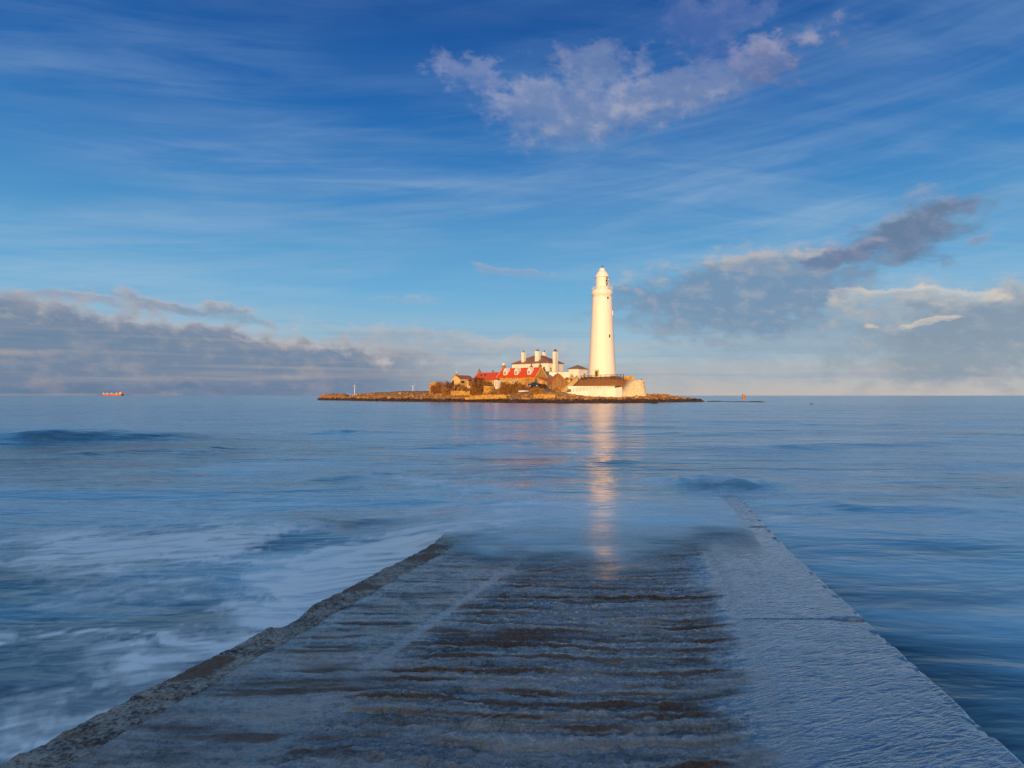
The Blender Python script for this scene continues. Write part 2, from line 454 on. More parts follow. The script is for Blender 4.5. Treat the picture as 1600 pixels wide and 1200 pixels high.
def water_mat():
    m, nt, bs = mat_new('sea_water')
    g = nt.node('ShaderNodeNewGeometry'); pos = E(nt, g.outputs['Position'])
    x, y, z = nt.sep(pos)
    dist = nt.m('SQRT', x * x + y * y)
    foam = nt.attr('foam'); cover = nt.attr('cover')
    nA = nt.noise(nt.xyz(x * 0.8 + y * 0.2, y * 2.2, 0.0), 2.2, 5, 0.55, 2.0, 0.3)
    nB = nt.noise(nt.xyz(x * 0.45, y * 1.1, 4.0), 0.7, 5, 0.55, 2.0, 0.4)
    nC = nt.noise(nt.xyz(x * 0.4, y * 1.0, 9.0), 0.12, 6, 0.6)
    nD = nt.noise(nt.xyz(x * 0.10 + y * 0.02, y * 0.42, 2.0), 1.0, 7, 0.62, 2.0, 0.3)
    wrp = nt.noise(nt.xyz(x * 0.8, y * 0.8, 1.0), 1.0, 3, 0.5)
    nE = nt.noise(nt.xyz(x * 0.022 + y * 0.004, y * 0.10, 6.0), 1.0, 7, 0.65, 2.0, 0.2)
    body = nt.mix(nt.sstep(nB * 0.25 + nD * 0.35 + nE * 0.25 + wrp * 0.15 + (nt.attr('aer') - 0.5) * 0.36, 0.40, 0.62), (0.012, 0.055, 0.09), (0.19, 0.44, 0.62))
    # silt and churned water near the causeway; foam also carries painted sheen of the film
    silk = nt.noise(nt.xyz(x * 0.9 + y * 0.7 + wrp * 2.5, y * 4.2 - x * 1.3 + wrp * 3.0, 3.0), 1.3, 7, 0.62)
    f = nt.m('MULTIPLY', foam * 1.15, nt.lin(silk, 0.32, 0.64, 0.32, 1.22), clamp=True)
    c = nt.mix(f, body, (0.90, 0.93, 0.95))
    c = nt.mix(nt.attr('silt'), c, (0.10, 0.075, 0.07))
    nt.put(bs.inputs['Base Color'], c)
    nt.put(bs.inputs['Roughness'], nt.lin(nA, 0.3, 0.7, 0.10, 0.20) + f * 0.35)
    bs.inputs['IOR'].default_value = 1.45
    calm = nt.attr('calm')
    h = ((nA - 0.5) * 0.012 + (nB - 0.5) * 0.14 + (nC - 0.5) * 0.5) * (1.0 - calm * 0.75) * nt.lin(dist, 3.0, 22.0, 0.45, 1.0)
    b = nt.node('ShaderNodeBump'); b.inputs['Strength'].default_value = 1.0; b.inputs['Distance'].default_value = 1.0
    nt.put(b.inputs['Height'], h); nt.t.links.new(b.outputs[0], bs.inputs['Normal'])
    tr = nt.node('ShaderNodeBsdfTransparent'); mx = nt.node('ShaderNodeMixShader')
    nt.put(mx.inputs[0], cover)
    nt.t.links.new(tr.outputs[0], mx.inputs[1]); nt.t.links.new(bs.outputs[0], mx.inputs[2])
    out = [n for n in nt.t.nodes if n.type == 'OUTPUT_MATERIAL'][0]
    nt.t.links.new(mx.outputs[0], out.inputs[0])
    return m
M['water'] = water_mat()

def causeway_mats():
    # worn roadway with weed, wet
    m, nt, bs = mat_new('wet_weedy_roadway')
    g = nt.node('ShaderNodeNewGeometry'); pos = E(nt, g.outputs['Position'])
    x, y, z = nt.sep(pos)
    algae_shade = nt.attr('algae_shade')
    n = nt.noise(pos, 9, 6, 0.7); n2 = nt.noise(pos, 60, 4, 0.75); n3 = nt.noise(nt.xyz(x * 0.7, y * 2.2, 0), 2.0, 5, 0.6)
    wood = nt.mix(nt.sstep(n2, 0.3, 0.7), (0.022, 0.011, 0.007), (0.24, 0.12, 0.06))
    n4 = nt.noise(nt.xyz(x * 1.2 + y * 0.1, y * 9.0, 0), 1.6, 6, 0.65, 2.0, 0.3)
    top = nt.mix(nt.sstep(n * 0.15 + n2 * 0.25 + n4 * 0.2 + nt.attr('streak') * 0.4, 0.43, 0.58), (0.032, 0.021, 0.017), (0.36, 0.31, 0.29))  # dark troughs, pale crests: relief shade and highlights put into the colour
    top = nt.mix(nt.sstep(n3, 0.42, 0.66) * 0.8, top, nt.mix(n2, (0.04, 0.025, 0.018), (0.20, 0.14, 0.12)))
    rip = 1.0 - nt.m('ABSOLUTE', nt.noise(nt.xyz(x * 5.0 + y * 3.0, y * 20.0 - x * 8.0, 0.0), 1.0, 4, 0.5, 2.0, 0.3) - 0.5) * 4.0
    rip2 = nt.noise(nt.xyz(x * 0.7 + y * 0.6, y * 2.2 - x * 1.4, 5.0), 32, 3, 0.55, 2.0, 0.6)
    conc = nt.mix(nt.sstep(rip, 0.35, 0.98) * 0.25 + nt.sstep(n3, 0.35, 0.65) * 0.55, (0.030, 0.042, 0.058), (0.15, 0.185, 0.24))  # pale ripple crests: sheen of running water put into the colour
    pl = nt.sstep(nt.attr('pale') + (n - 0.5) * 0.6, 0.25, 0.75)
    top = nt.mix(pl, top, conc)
    k = nt.sstep(algae_shade + (n - 0.5) * 0.5 + (n2 - 0.5) * 0.5, 0.25, 0.75)
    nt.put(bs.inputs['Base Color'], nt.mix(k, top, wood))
    nt.put(bs.inputs['Roughness'], nt.lin(n2, 0.3, 0.7, 0.16, 0.4) + k * 0.2)
    nt.put(bs.inputs['Coat Weight'], (1.0 - k * 0.92) * (nt.lin(n3 * 0.5 + n * 0.3 + n2 * 0.2, 0.40, 0.58, 0.12, 0.95) * (1.0 - pl) + pl))
    bs.inputs['Specular IOR Level'].default_value = 0.8
    bs.inputs['Coat IOR'].default_value = 2.4; bs.inputs['Coat Roughness'].default_value = 0.07
    bump(nt, bs, (n2 * 0.5 + n * 0.5 - 0.5) * (1.0 - pl * 0.7) + pl * (rip * 0.16 + rip2 * 0.05 - 0.12), 1.0, 0.05)
    cb = nt.node('ShaderNodeBump'); cb.inputs['Strength'].default_value = 0.8; cb.inputs['Distance'].default_value = 0.05
    nt.put(cb.inputs['Height'], (n4 * 0.35 + n * 0.24 + n2 * 0.025 - 0.31) * (1.0 - pl) + pl * (rip * 0.12 + n3 * 0.4 - 0.27))
    nt.t.links.new(cb.outputs[0], bs.inputs['Coat Normal'])
    a = m
    # smoother concrete, wet with running water
    m, nt, bs = mat_new('wet_concrete')
    g = nt.node('ShaderNodeNewGeometry'); pos = E(nt, g.outputs['Position'])
    x, y, z = nt.sep(pos)
    n = nt.noise(pos, 1.6, 6, 0.65); n2 = nt.noise(pos, 35, 4, 0.7)
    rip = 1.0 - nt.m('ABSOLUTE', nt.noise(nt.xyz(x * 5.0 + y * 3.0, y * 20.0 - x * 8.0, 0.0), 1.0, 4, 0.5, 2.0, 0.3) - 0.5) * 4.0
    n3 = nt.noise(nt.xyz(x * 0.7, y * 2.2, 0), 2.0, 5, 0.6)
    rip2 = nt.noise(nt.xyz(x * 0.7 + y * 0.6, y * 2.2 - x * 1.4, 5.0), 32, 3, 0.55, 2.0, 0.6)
    c = nt.mix(nt.sstep(rip, 0.35, 0.98) * 0.25 + nt.sstep(n3, 0.35, 0.65) * 0.55, (0.030, 0.042, 0.058), (0.15, 0.185, 0.24))  # ripple crests painted paler here too, as wet sheen
    c = nt.mix(nt.sstep(nt.attr('rust') + (n2 - 0.5) * 0.5, 0.3, 0.7), c, (0.15, 0.07, 0.03))
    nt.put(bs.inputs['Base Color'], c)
    nt.put(bs.inputs['Roughness'], nt.lin(n, 0.3, 0.7, 0.12, 0.3))
    bs.inputs['Specular IOR Level'].default_value = 0.8
    bs.inputs['Coat Weight'].default_value = 1.0; bs.inputs['Coat IOR'].default_value = 2.4; bs.inputs['Coat Roughness'].default_value = 0.06
    bump(nt, bs, rip * 0.16 + rip2 * 0.04 + n2 * 0.02, 1.0, 0.04)
    cb = nt.node('ShaderNodeBump'); cb.inputs['Strength'].default_value = 0.8; cb.inputs['Distance'].default_value = 0.05
    nt.put(cb.inputs['Height'], rip * 0.12 + n3 * 0.4)
    nt.t.links.new(cb.outputs[0], bs.inputs['Coat Normal'])
    b = m
    # rough, pitted kerb
    m, nt, bs = mat_new('pitted_kerb_concrete')
    g = nt.node('ShaderNodeNewGeometry'); pos = E(nt, g.outputs['Position'])
    n = nt.noise(pos, 6, 7, 0.72); n2 = nt.noise(pos, 45, 4, 0.7)
    c = nt.mix(nt.sstep(n * 0.5 + n2 * 0.5, 0.40, 0.60), (0.05, 0.036, 0.028), (0.48, 0.43, 0.38))
    c = nt.mix(nt.sstep(nt.attr('rust') + (n - 0.5) * 1.2, 0.4, 0.8), c, (0.16, 0.09, 0.04))
    nt.put(bs.inputs['Base Color'], c)
    bs.inputs['Roughness'].default_value = 0.5
    bump(nt, bs, n * 0.7 + n2 * 0.4, 1.0, 0.05)
    return a, b, m
M['roadway'], M['concrete'], M['kerb'] = causeway_mats()
M['grassland'] = simple('coastal_grass', (0.06, 0.08, 0.025), (0.11, 0.09, 0.04), 0.9, 0.2, 0.5, 0.3)

# ------------------------------------------------------------------ causeway shape
def zt(Y):
    a = np.maximum(0.35 - 0.05 * (Y - 2.9), 0.095 - 0.012 * (Y - 8.0))
    return np.minimum(a, 0.047 - 0.09 * (Y - 12.0))
def XR(Y): return 1.65 + 0.222 * Y
def XL(Y): return -2.95 + 0.235 * Y
W_AP, W_KB = 0.95, 0.30

def causeway_profile(X, Y):
    """walking-surface height with its relief, for any point between the edges"""
    return zt(Y)

cw = bpy.data.objects.new('causeway', None); col.objects.link(cw)
cw['kind'] = 'structure'; cw['label'] = 'wet concrete causeway running down into the sea towards the island'

def slab_grid(name, y0, y1, fl, fr, nx, ny, mat, hfun, attrf, edge=0.6, rnd=0.02, skip_left=False):
    """a slab: displaced top plus skirts on its four sides"""
    t = np.linspace(0, 1, ny); v = np.linspace(0, 1, nx)
    T, V = np.meshgrid(t, v, indexing='ij')
    Y = y0 + (y1 - y0) * T
    L, Rr = fl(Y), fr(Y)
    X = L + (Rr - L) * V
    Z = zt(Y) + hfun(X, Y, X - L, Rr - X)
    # rounded arrises
    dm = np.minimum(np.minimum((X - L) + (1.0 if skip_left else 0.0), Rr - X), np.minimum(Y - y0, y1 - Y))
    Z = Z - rnd * np.clip(1 - dm / (rnd * 1.5), 0, 1) ** 2
    A = attrf(X, Y, X - L, Rr - X)
    # pad a skirt ring
    X = np.pad(X, 2, mode='edge'); Y = np.pad(Y, 2, mode='edge'); Z = np.pad(Z, 2, mode='edge')
    A = {k: np.pad(a, 2, mode='edge') for k, a in A.items()}
    low = zt(np.clip(Y, -50, 60)) - edge
    for sl in ((0, slice(None)), (-1, slice(None)), (slice(None), 0), (slice(None), -1)):
        Z[sl] = low[sl]
    return grid_mesh(name, X, Y, Z, mat, A, parent=cw)

def streak_f(X, Y, s):
    return fbm(X * 0.9 + 0.3 * fbm(X * 2, Y * 3, 36, 2), s * 7.5, 37, 5, 0.62)
def road_h(X, Y, dl, dr):
    warp = 0.16 * fbm(X * 0.5, Y * 0.5, 3, 3) * 2 + 0.10 * fbm(X * 1.6, Y * 2.0, 5, 3) + 0.035 * fbm(X * 6, Y * 7, 6, 3) + 0.05 * (X - 0.2) - 0.10 * np.exp(-(dr / 0.35) ** 2)
    # the ledges lie closer together further out
    s = (Y + warp)
    ph = s / 0.165 + 1.3 * fbm(X * 0.18 + 3, s * 1.3, 9, 2) * 2
    fr = ph - np.floor(ph)
    idn = _hash(np.floor(ph), np.zeros_like(ph), 77)
    saw = np.where(fr < 0.13, smooth(fr, 0, 0.13), 1 - ((fr - 0.13) / 0.87) ** 0.8)
    # rough joint line: ledges start right of it
    j = X - (-2.16 + 0.31 * Y)
    mask = smooth(j, 0.05, 0.35) * smooth(dr + 0.9 * fbm(X * 0.7, s * 2.2, 15, 3), 0.05, 0.45)
    mask2 = 0.25 * smooth(-j, 0.1, 0.5) * smooth(dl, 0.0, 0.3)
    brk = smooth(fbm(X * 0.55, ph * 0.9 + 4, 21, 3), -0.22, 0.12)
    amp = (0.020 + 0.034 * idn ** 1.5) * (0.45 + 0.55 * brk) * (mask + mask2) * (1 - 0.5 * smooth(Y, 4.5, 8.5)) * (0.7 + 0.5 * smooth(3.6 - Y, 0, 1))
    z = (saw - 0.5) * amp
    st = streak_f(X, Y, s)
    z += st * 0.040 * (0.45 + 0.55 * smooth(j, -0.1, 0.3))
    z += 0.7 * amp * (vnoise(X * 0.9, s / 0.055, 35) - 0.5) + 0.010 * fbm(X * 3, Y * 8, 31, 4) * (1 + mask) + 0.022 * fbm(X * 14, Y * 22, 41, 4, 0.68) * (0.5 + mask)
    # shallow flat strip of the old joint
    sj = (1 - smooth(np.abs(j) + 0.05 * fbm(X * 3, Y * 3, 66, 3), 0.03, 0.07)) * smooth(Y, 3.4, 4.4)
    z = z * (1 - 0.85 * sj) - 0.006 * sj
    # gutter next to kerb
    t = 1 - smooth(dr + 0.12 * fbm(X * 2, Y * 3, 64, 3), 0.0, 0.3); t = np.where(dr < 0.003, 1, t)
    z = z * (1 - t) + 0.008 * t
    return z
def road_a(X, Y, dl, dr):
    warp = 0.16 * fbm(X * 0.5, Y * 0.5, 3, 3) * 2 + 0.10 * fbm(X * 1.6, Y * 2.0, 5, 3) + 0.035 * fbm(X * 6, Y * 7, 6, 3) + 0.05 * (X - 0.2) - 0.10 * np.exp(-(dr / 0.35) ** 2)
    s = (Y + warp); ph = s / 0.165 + 1.3 * fbm(X * 0.18 + 3, s * 1.3, 9, 2) * 2
    fr = ph - np.floor(ph); idn = _hash(np.floor(ph), np.zeros_like(ph), 77)
    j = X - (-2.16 + 0.31 * Y)
    mask = smooth(j, 0.05, 0.35) * smooth(dr + 0.9 * fbm(X * 0.7, s * 2.2, 15, 3), 0.05, 0.45)
    brk = smooth(fbm(X * 0.55, ph * 0.9 + 4, 21, 3), -0.22, 0.12)
    a = np.exp(-((fr - 0.06) / (0.07 + 0.09 * vnoise(X * 2.2, ph * 1.7, 23))) ** 2) * (0.55 + 0.7 * idn) * (0.35 + 0.65 * brk) * (0.6 + 0.7 * vnoise(X * 3.1, ph * 0.9, 24)) * (0.30 + 0.70 * mask)  # brown weed on ledge faces, with their shade put into the colour
    a += 0.45 * smooth(fbm(X * 0.9, Y * 2.6, 61, 4), 0.0, 0.22) * smooth(Y, 8, 3) + 0.3 * smooth(fbm(X * 1.5, Y * 5, 62, 4), 0.0, 0.2) * smooth(-j, 0, 0.3)
    a *= 1 - 0.4 * smooth(Y, 5, 9)
    a = np.maximum(a, 0.8 * smooth(-streak_f(X, Y, s), 0.08, 0.26))  # shade of the streak troughs joins the weed colour
    sj = (1 - smooth(np.abs(j) + 0.05 * fbm(X * 3, Y * 3, 66, 3), 0.03, 0.07)) * smooth(Y, 3.4, 4.4)
    sj2 = (1 - smooth(np.abs(dl - 0.06 + 0.05 * fbm(Y * 1.1, Y * 0, 67, 2)), 0.05, 0.08)) * smooth(fbm(Y * 0.45, Y * 0, 69, 2), -0.12, 0.05)
    pale = np.maximum(np.maximum(sj * 0.55, sj2 * 0.38 * smooth(Y, 3.2, 4.2)), 1 - smooth(dr + 0.8 * fbm(X * 0.8, s * 2.6, 63, 4), 0.0, 0.5))
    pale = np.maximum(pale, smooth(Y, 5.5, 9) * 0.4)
    return {'algae_shade': a * (1 - pale), 'pale': pale, 'streak': 0.5 + streak_f(X, Y, s)}
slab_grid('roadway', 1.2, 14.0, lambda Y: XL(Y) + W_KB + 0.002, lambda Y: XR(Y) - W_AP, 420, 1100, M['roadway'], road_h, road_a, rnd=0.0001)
flat_h = lambda X, Y, dl, dr: 0.006 + 0.014 * fbm(X * 1.3, Y * 1.3, 51, 3) + 0.004 * fbm(X * 9, Y * 9, 52, 3)
def apron_h(X, Y, dl, dr):
    z = 0.008 + (0.016 * fbm(X * 1.3, Y * 1.3, 51, 3) + 0.006 * fbm(X * 9, Y * 9, 52, 3)) * smooth(dl, 0, 0.12)
    chip = smooth(fbm(X * 6, Y * 6, 55, 4), 0.08, 0.3) * np.exp(-(dr / 0.06) ** 2)
    ja = np.minimum(np.abs(Y - 5.0), np.abs(Y - 9.3))
    return z - 0.02 * chip - 0.05 * np.exp(-(ja / 0.035) ** 2) * smooth(dr, 0.28, 0.10)
apr_a = lambda X, Y, dl, dr: {'rust': 0.55 * smooth(fbm(X * 5, Y * 5, 58, 3), 0.05, 0.3) * np.exp(-(dr / 0.05) ** 2) + 0.9 * np.exp(-(np.abs(Y - 5.0) / 0.04) ** 2) * smooth(dr, 0.30, 0.12)}
joints = [1.2, 5.00, 9.3, 14.0]
for k in range(3):
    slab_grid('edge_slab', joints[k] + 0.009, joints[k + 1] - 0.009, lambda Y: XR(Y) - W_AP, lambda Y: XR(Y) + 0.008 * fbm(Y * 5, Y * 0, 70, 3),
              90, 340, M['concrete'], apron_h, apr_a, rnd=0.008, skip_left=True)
def kerb_h(X, Y, dl, dr):
    return 0.004 + 0.008 * fbm(X * 3, Y * 3, 81, 4) + 0.034 * fbm(X * 11, Y * 14, 82, 5, 0.65) - 0.05 * smooth(fbm(X * 2, Y * 2, 85, 3), 0.05, 0.25) * np.exp(-(dl / 0.12) ** 2)
kb_a = lambda X, Y, dl, dr: {'rust': smooth(fbm(X * 2, Y * 2, 88, 3), 0, 0.3)}
kj = [1.2, 3.55, 5.6, 8.2, 11.0, 14.0]
for k in range(5):
    slab_grid('kerb_slab', kj[k] + 0.004, kj[k + 1] - 0.004, lambda Y: XL(Y) + 0.035 * fbm(Y * 2.7, Y * 0, 90, 5), lambda Y: XL(Y) + W_KB,
              50, 260, M['kerb'], kerb_h, kb_a, rnd=0.006)
# the stretch between the shore behind and the near slabs, and the foundations under the water
b = MB()
for (ya, yb) in ((-60, 1.185), (14.02, 26)):
    b.hexa([(XL(ya), ya), (XR(ya), ya), (XR(yb), yb), (XL(yb), yb)], [zt(ya) * 0 - 2.0, zt(ya) * 0 - 2.0, -2.0, -2.0],
           [float(min(zt(ya), 0.9)) - 0.01] * 2 + [float(zt(yb)) - 0.01] * 2)
b.build('causeway_base', M['concrete'], cw)

# ------------------------------------------------------------------ sea
def build_sea():
    ratio = 1.0125
    nr = int(math.log(26000 / 1.4) / math.log(ratio))
    r = 1.4 * ratio ** np.arange(nr + 1)
    a_d = np.linspace(-52, 52, 760)
    a_c = np.linspace(52, 308, 110)[1:-1]
    ang = np.radians(np.concatenate([a_d, a_c]))
    Rr, A = np.meshgrid(r, ang, indexing='ij')
    X = Rr * np.sin(A); Y = Rr * np.cos(A)
    Z = np.zeros_like(X)
    near = np.exp(-Rr / 260)
    # low swell, flattened by distance
    wx = X + 3 * fbm(X / 14, Y / 14, 101, 2); wy = Y + 4 * fbm(X / 18, Y / 9, 102, 3)
    Z += near * 0.30 * fbm(wx / 22, wy / 6.5, 103, 5, 0.55) * smooth(Rr, 12, 40)
    Z += 0.10 * fbm(wx / 8, wy / 3.0, 104, 4, 0.55) * smooth(Rr, 6, 20) * np.exp(-Rr / 120)
    Z += 0.05 * fbm(wx / 3.5, wy / 1.6, 105, 3) * smooth(Rr, 3, 14) * np.exp(-Rr / 60)
    def swell(px0, py0, px1, py1, h, wf, wb, seed, bow=0.0):
        x0, y0 = (px0 - 800) / (py0 - HOR) * CAM_H, CAM_H * 1000 / (py0 - HOR)
        x1, y1 = (px1 - 800) / (py1 - HOR) * CAM_H, CAM_H * 1000 / (py1 - HOR)
        L = math.hypot(x1 - x0, y1 - y0); ux, uy = (x1 - x0) / L, (y1 - y0) / L
        s = ((X - x0) * ux + (Y - y0) * uy) / L
        n = -(X - x0) * uy + (Y - y0) * ux + bow * (s - 0.5) ** 2 + wf * 1.2 * fbm(X / (L * 0.25), Y / (L * 0.25), seed, 3)
        sgn = 1 if ux > 0 else -1
        n = n * sgn
        p = np.where(n < 0, np.exp(-(n / wf) ** 2), np.exp(-(n / wb) ** 2))
        return h * p * smooth(s, -0.12, 0.25) * smooth(s, 1.12, 0.75) * (0.6 + 0.8 * vnoise(X / (L * 0.12), Y / (L * 0.3), seed + 50))
    Z += swell(-250, 693, 335, 684, 0.34, 1.6, 4.5, 201)
    Z += swell(60, 712, 420, 700, 0.10, 1.0, 2.5, 209)
    Z += swell(1120, 705, 1500, 690, 0.10, 0.9, 2.5, 210)
    Z += swell(640, 700, 860, 690, 0.07, 0.7, 2.0, 211)
    Z += swell(1250, 790, 1600, 800, 0.05, 0.5, 1.2, 212)
    Z += swell(490, 752, 620, 736, 0.06, 0.4, 1.2, 202)
    Z += swell(500, 674, 600, 676, 0.10, 1.2, 3, 203)
    Z += swell(840, 735, 1000, 716, 0.06, 0.4, 1.6, 204)
    Z += swell(1040, 748, 1200, 765, 0.12, 0.5, 1.4, 205, -1.5)
    Z += swell(1220, 662, 1440, 664, 0.09, 1.6, 4, 206)
    Z += swell(1060, 680, 1200, 676, 0.06, 0.9, 3, 207)
    Z += swell(250, 852, 640, 806, 0.04, 0.4, 1.2, 208)
    # water washing over the causeway
    dE = np.minimum(X - XL(Y), XR(Y) - X)
    drown = smooth(Y, 7.9, 9.0)              # the surf runs up over the far part of the left edge
    dS = np.minimum(X - XL(Y) + 1.2 * drown, XR(Y) - X)
    wl = np.where((X < XL(Y)) & (Y > 7) & (Y < 14), np.exp(-(np.maximum(XL(Y) - X, 0) / 0.9) ** 2) * drown * smooth(Y, 13.5, 12), 0)
    Z = Z * (1 - wl) + (zt(Y) + 0.052) * wl
    over = (dE > -0.005) & (Y > 1) & (Y < 26)
    lap = fbm(X * 0.8, Y * 0.6, 111, 4)
    lap2 = fbm(X * 3, Y * 5, 113, 3)
    vv = np.clip((X - XL(Y)) / 4.6, 0, 1)
    start = 7.0 + 6.0 * (vv - 0.45) ** 2 + 2.4 * lap + 0.9 * fbm(X * 1.8, Y * 1.4, 112, 3)
    film = smooth(Y, start - 0.9, start + 2.2)
    film = np.maximum(film, drown * np.exp(-((X - XL(Y)) / 1.3) ** 2))
    zc = zt(Y) + 0.030 + 0.022 * drown * np.exp(-((X - XL(Y)) / 0.5) ** 2) + 0.002 * fbm(X * 1.5, Y * 2.5, 114, 3)
    inside = smooth(dS + 0.12 * fbm(Y * 1.5, X * 0.3, 117, 3), 0.03, 0.40)
    Zf = np.where(Y < 12.0, zc, zc * (1 - smooth(Y, 12.0, 13.0)) + np.maximum(Z, zc) * smooth(Y, 12.0, 13.0))
    amp = np.exp(-np.maximum(0, Y - 9) / 3)
    Z = np.where(over & (film > 0.0), Z * (1 - inside) + Zf * inside, np.where(over & (Y < 10), np.minimum(Z, 0.0) - 0.02, Z))
    cover = np.where(over, np.clip(film * (1.15 + 1.6 * lap2 * (1 - film)), 0, 1), 1.0)
    cover = np.where(over & (Y < 13.2), cover * np.maximum(smooth(dS + 0.12 * fbm(Y * 1.5, X * 0.3, 117, 3), 0.04, 0.42), smooth(Y, 11.8, 13.0)), 1.0)
    wd2 = 0.12 + 1.5 * smooth(Y, 10.5, 13.5)
    ew = np.clip((np.minimum(X - XL(Y), XR(Y) - X) + 0.10) / wd2, 0, 1); ew = ew * ew * (3 - 2 * ew)
    # foam left by breaking water
    wX = X + 1.6 * fbm(X * 0.5, Y * 0.7, 121, 5) * 2; wY = Y + 0.9 * fbm(X * 0.6, Y * 0.6, 122, 5) * 2
    dl = XL(Y) - X                       # metres outside the left edge
    wisps = fbm(wX * 0.55 + wY * 0.3, wY * 1.4 - wX * 0.35, 131, 7, 0.64)
    wisp2 = 0.35 - 1.6 * np.abs(fbm(wX * 1.1 + wY * 0.5 + 5, wY * 3.0 - wX * 0.7, 133, 6, 0.6))
    lum = 1.3 * smooth(wisps + 0.45 * wisp2, -0.06, 0.40)
    foam = np.zeros_like(X)
    # surf against the left edge
    reach = 0.30 + 1.1 * smooth(fbm(wY * 0.55, wX * 0.05 + 2, 141, 3), -0.2, 0.25)
    edge = np.exp(-(np.maximum(dl, 0) / reach) ** 1.3) * (dl > -0.1 - 1.5 * drown) * smooth(Y, 1.0, 2.6) * smooth(Y, 13, 8)
    def blob(px, py, rx, ry, ang=0, pw=1.0):
        x0, y0 = (px - 800) / (py - HOR) * CAM_H, CAM_H * 1000 / (py - HOR)
        sx = rx / 1000 * y0; sy = ry * y0 * y0 / (CAM_H * 1000)
        ca, sa = math.cos(R(ang)), math.sin(R(ang))
        a = ((wX - x0) * ca + (wY - y0) * sa) / sx; bb = (-(wX - x0) * sa + (wY - y0) * ca) / sy
        return pw * np.exp(-(a * a + bb * bb))
    foam += edge * (0.45 + 1.6 * lum)
    B = blob(60, 1130, 150, 50, 10, 1.0) + blob(340, 985, 130, 50, 25, 0.95) + blob(560, 880, 130, 34, 25, 0.8) \
        + blob(640, 850, 110, 25, 10, 0.7) + blob(330, 830, 240, 45, 5, 0.55) + blob(760, 770, 110, 26, 0, 0.55) \
        + blob(60, 1010, 90, 40, 0, 0.5) + blob(230, 850, 170, 36, -10, 0.45) + blob(700, 800, 100, 22, 0, 0.5) \
        + blob(1180, 760, 70, 18, 0, 0.35) + blob(1230, 800, 50, 30, -30, 0.35) + blob(1040, 745, 26, 18, 0, 0.5) \
        + blob(660, 745, 130, 22, 0, 0.35) + blob(120, 930, 150, 30, 0, 0.35) + blob(1476, 688, 12, 3, 0, 0.6)
    foam += B * (0.12 + 1.75 * lum) + 1.1 * (blob(50, 1140, 170, 45, 12) + 0.7 * blob(360, 985, 130, 40, 25)) * (0.3 + 0.7 * lum)
    soft = smooth(fbm(wX * 0.16, wY * 0.5, 151, 5, 0.6), -0.02, 0.30) * np.exp(-Rr / 45)
    foam += 0.42 * soft * smooth(Rr, 5, 12) + 0.22 * lum * np.exp(-Rr / 22) * smooth(Y, 2, 8) * (X < XL(Y))
    right = smooth(X - XR(Y), 0.0, 0.6)
    foam += right * 0.42 * smooth(fbm(wX * 0.35 + wY * 0.1, wY * 0.8, 152, 5, 0.6), -0.15, 0.3) * smooth(Rr, 5, 12) * np.exp(-Rr / 40)
    foam_raw = foam
    foam = np.where(over & (Y < 13.5), ew * (0.24 + 0.24 * lum) * film * smooth(Y, 13.5, 10.5) * (Y > 6) + foam * np.maximum(smooth(Y, 10, 13.5), (1 - ew) * (Y > 10.5)), foam)  # film term: pale horizon reflection put into the foam colour
    g = np.where(over, drown * np.exp(-(np.maximum(X - XL(Y), 0) / 0.6) ** 2), 0)
    foam = foam * (1 - g) + np.maximum(foam_raw, 0.35) * g
    foam = foam + np.where((X > XL(Y) - 0.6) & (X < XL(Y) + 2.5), 0.9 * lum * np.exp(-(np.maximum(X - XL(Y), 0) / 0.7) ** 1.3) * drown * smooth(Y, 14, 11), 0)
    foam = 0.97 * (1 - np.exp(-2.1 * np.clip(foam, 0, 9) ** 1.5))
    silt = blob(600, 815, 170, 14, 3, 0.55) * smooth(wisp2, -0.15, 0.2) + blob(470, 815, 80, 10, 0, 0.35) + 0.0
    aer = 0.66 + 0.08 * smooth(X - XR(Y), 0, 3) - 0.78 * np.clip(blob(180, 1060, 330, 120, 0) + 0.8 * blob(650, 880, 100, 28, 0) + 0.7 * blob(60, 880, 260, 60, 0) + 0.7 * blob(150, 700, 260, 22, 0), 0, 1)  # last blob darkens the left swell's face, shade put into body colour
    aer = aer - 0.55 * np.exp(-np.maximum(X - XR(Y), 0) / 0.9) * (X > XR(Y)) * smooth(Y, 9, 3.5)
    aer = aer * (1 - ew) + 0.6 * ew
    calm = ew * smooth(Y, 15, 10) * film
    silt = np.clip(silt + np.where(over, 0.4 * smooth(Y, 9.6, 8) * film * (Y < 10) * (1 - g), 0), 0, 0.8)
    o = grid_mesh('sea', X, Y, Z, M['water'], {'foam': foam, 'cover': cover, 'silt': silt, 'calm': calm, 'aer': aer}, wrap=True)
    o['kind'] = 'structure'
    # the face winding must look up
    me = o.data
    if me.polygons[0].normal.z < 0: me.flip_normals()
build_sea()

# sea bed, so that nothing is empty beneath the thin water
b = MB(); b.hexa([(-400, -80), (400, -80), (400, 420), (-400, 420)], -4.0, -3.0)
sb = b.build('sea_bed', M['island']); sb['kind'] = 'structure'

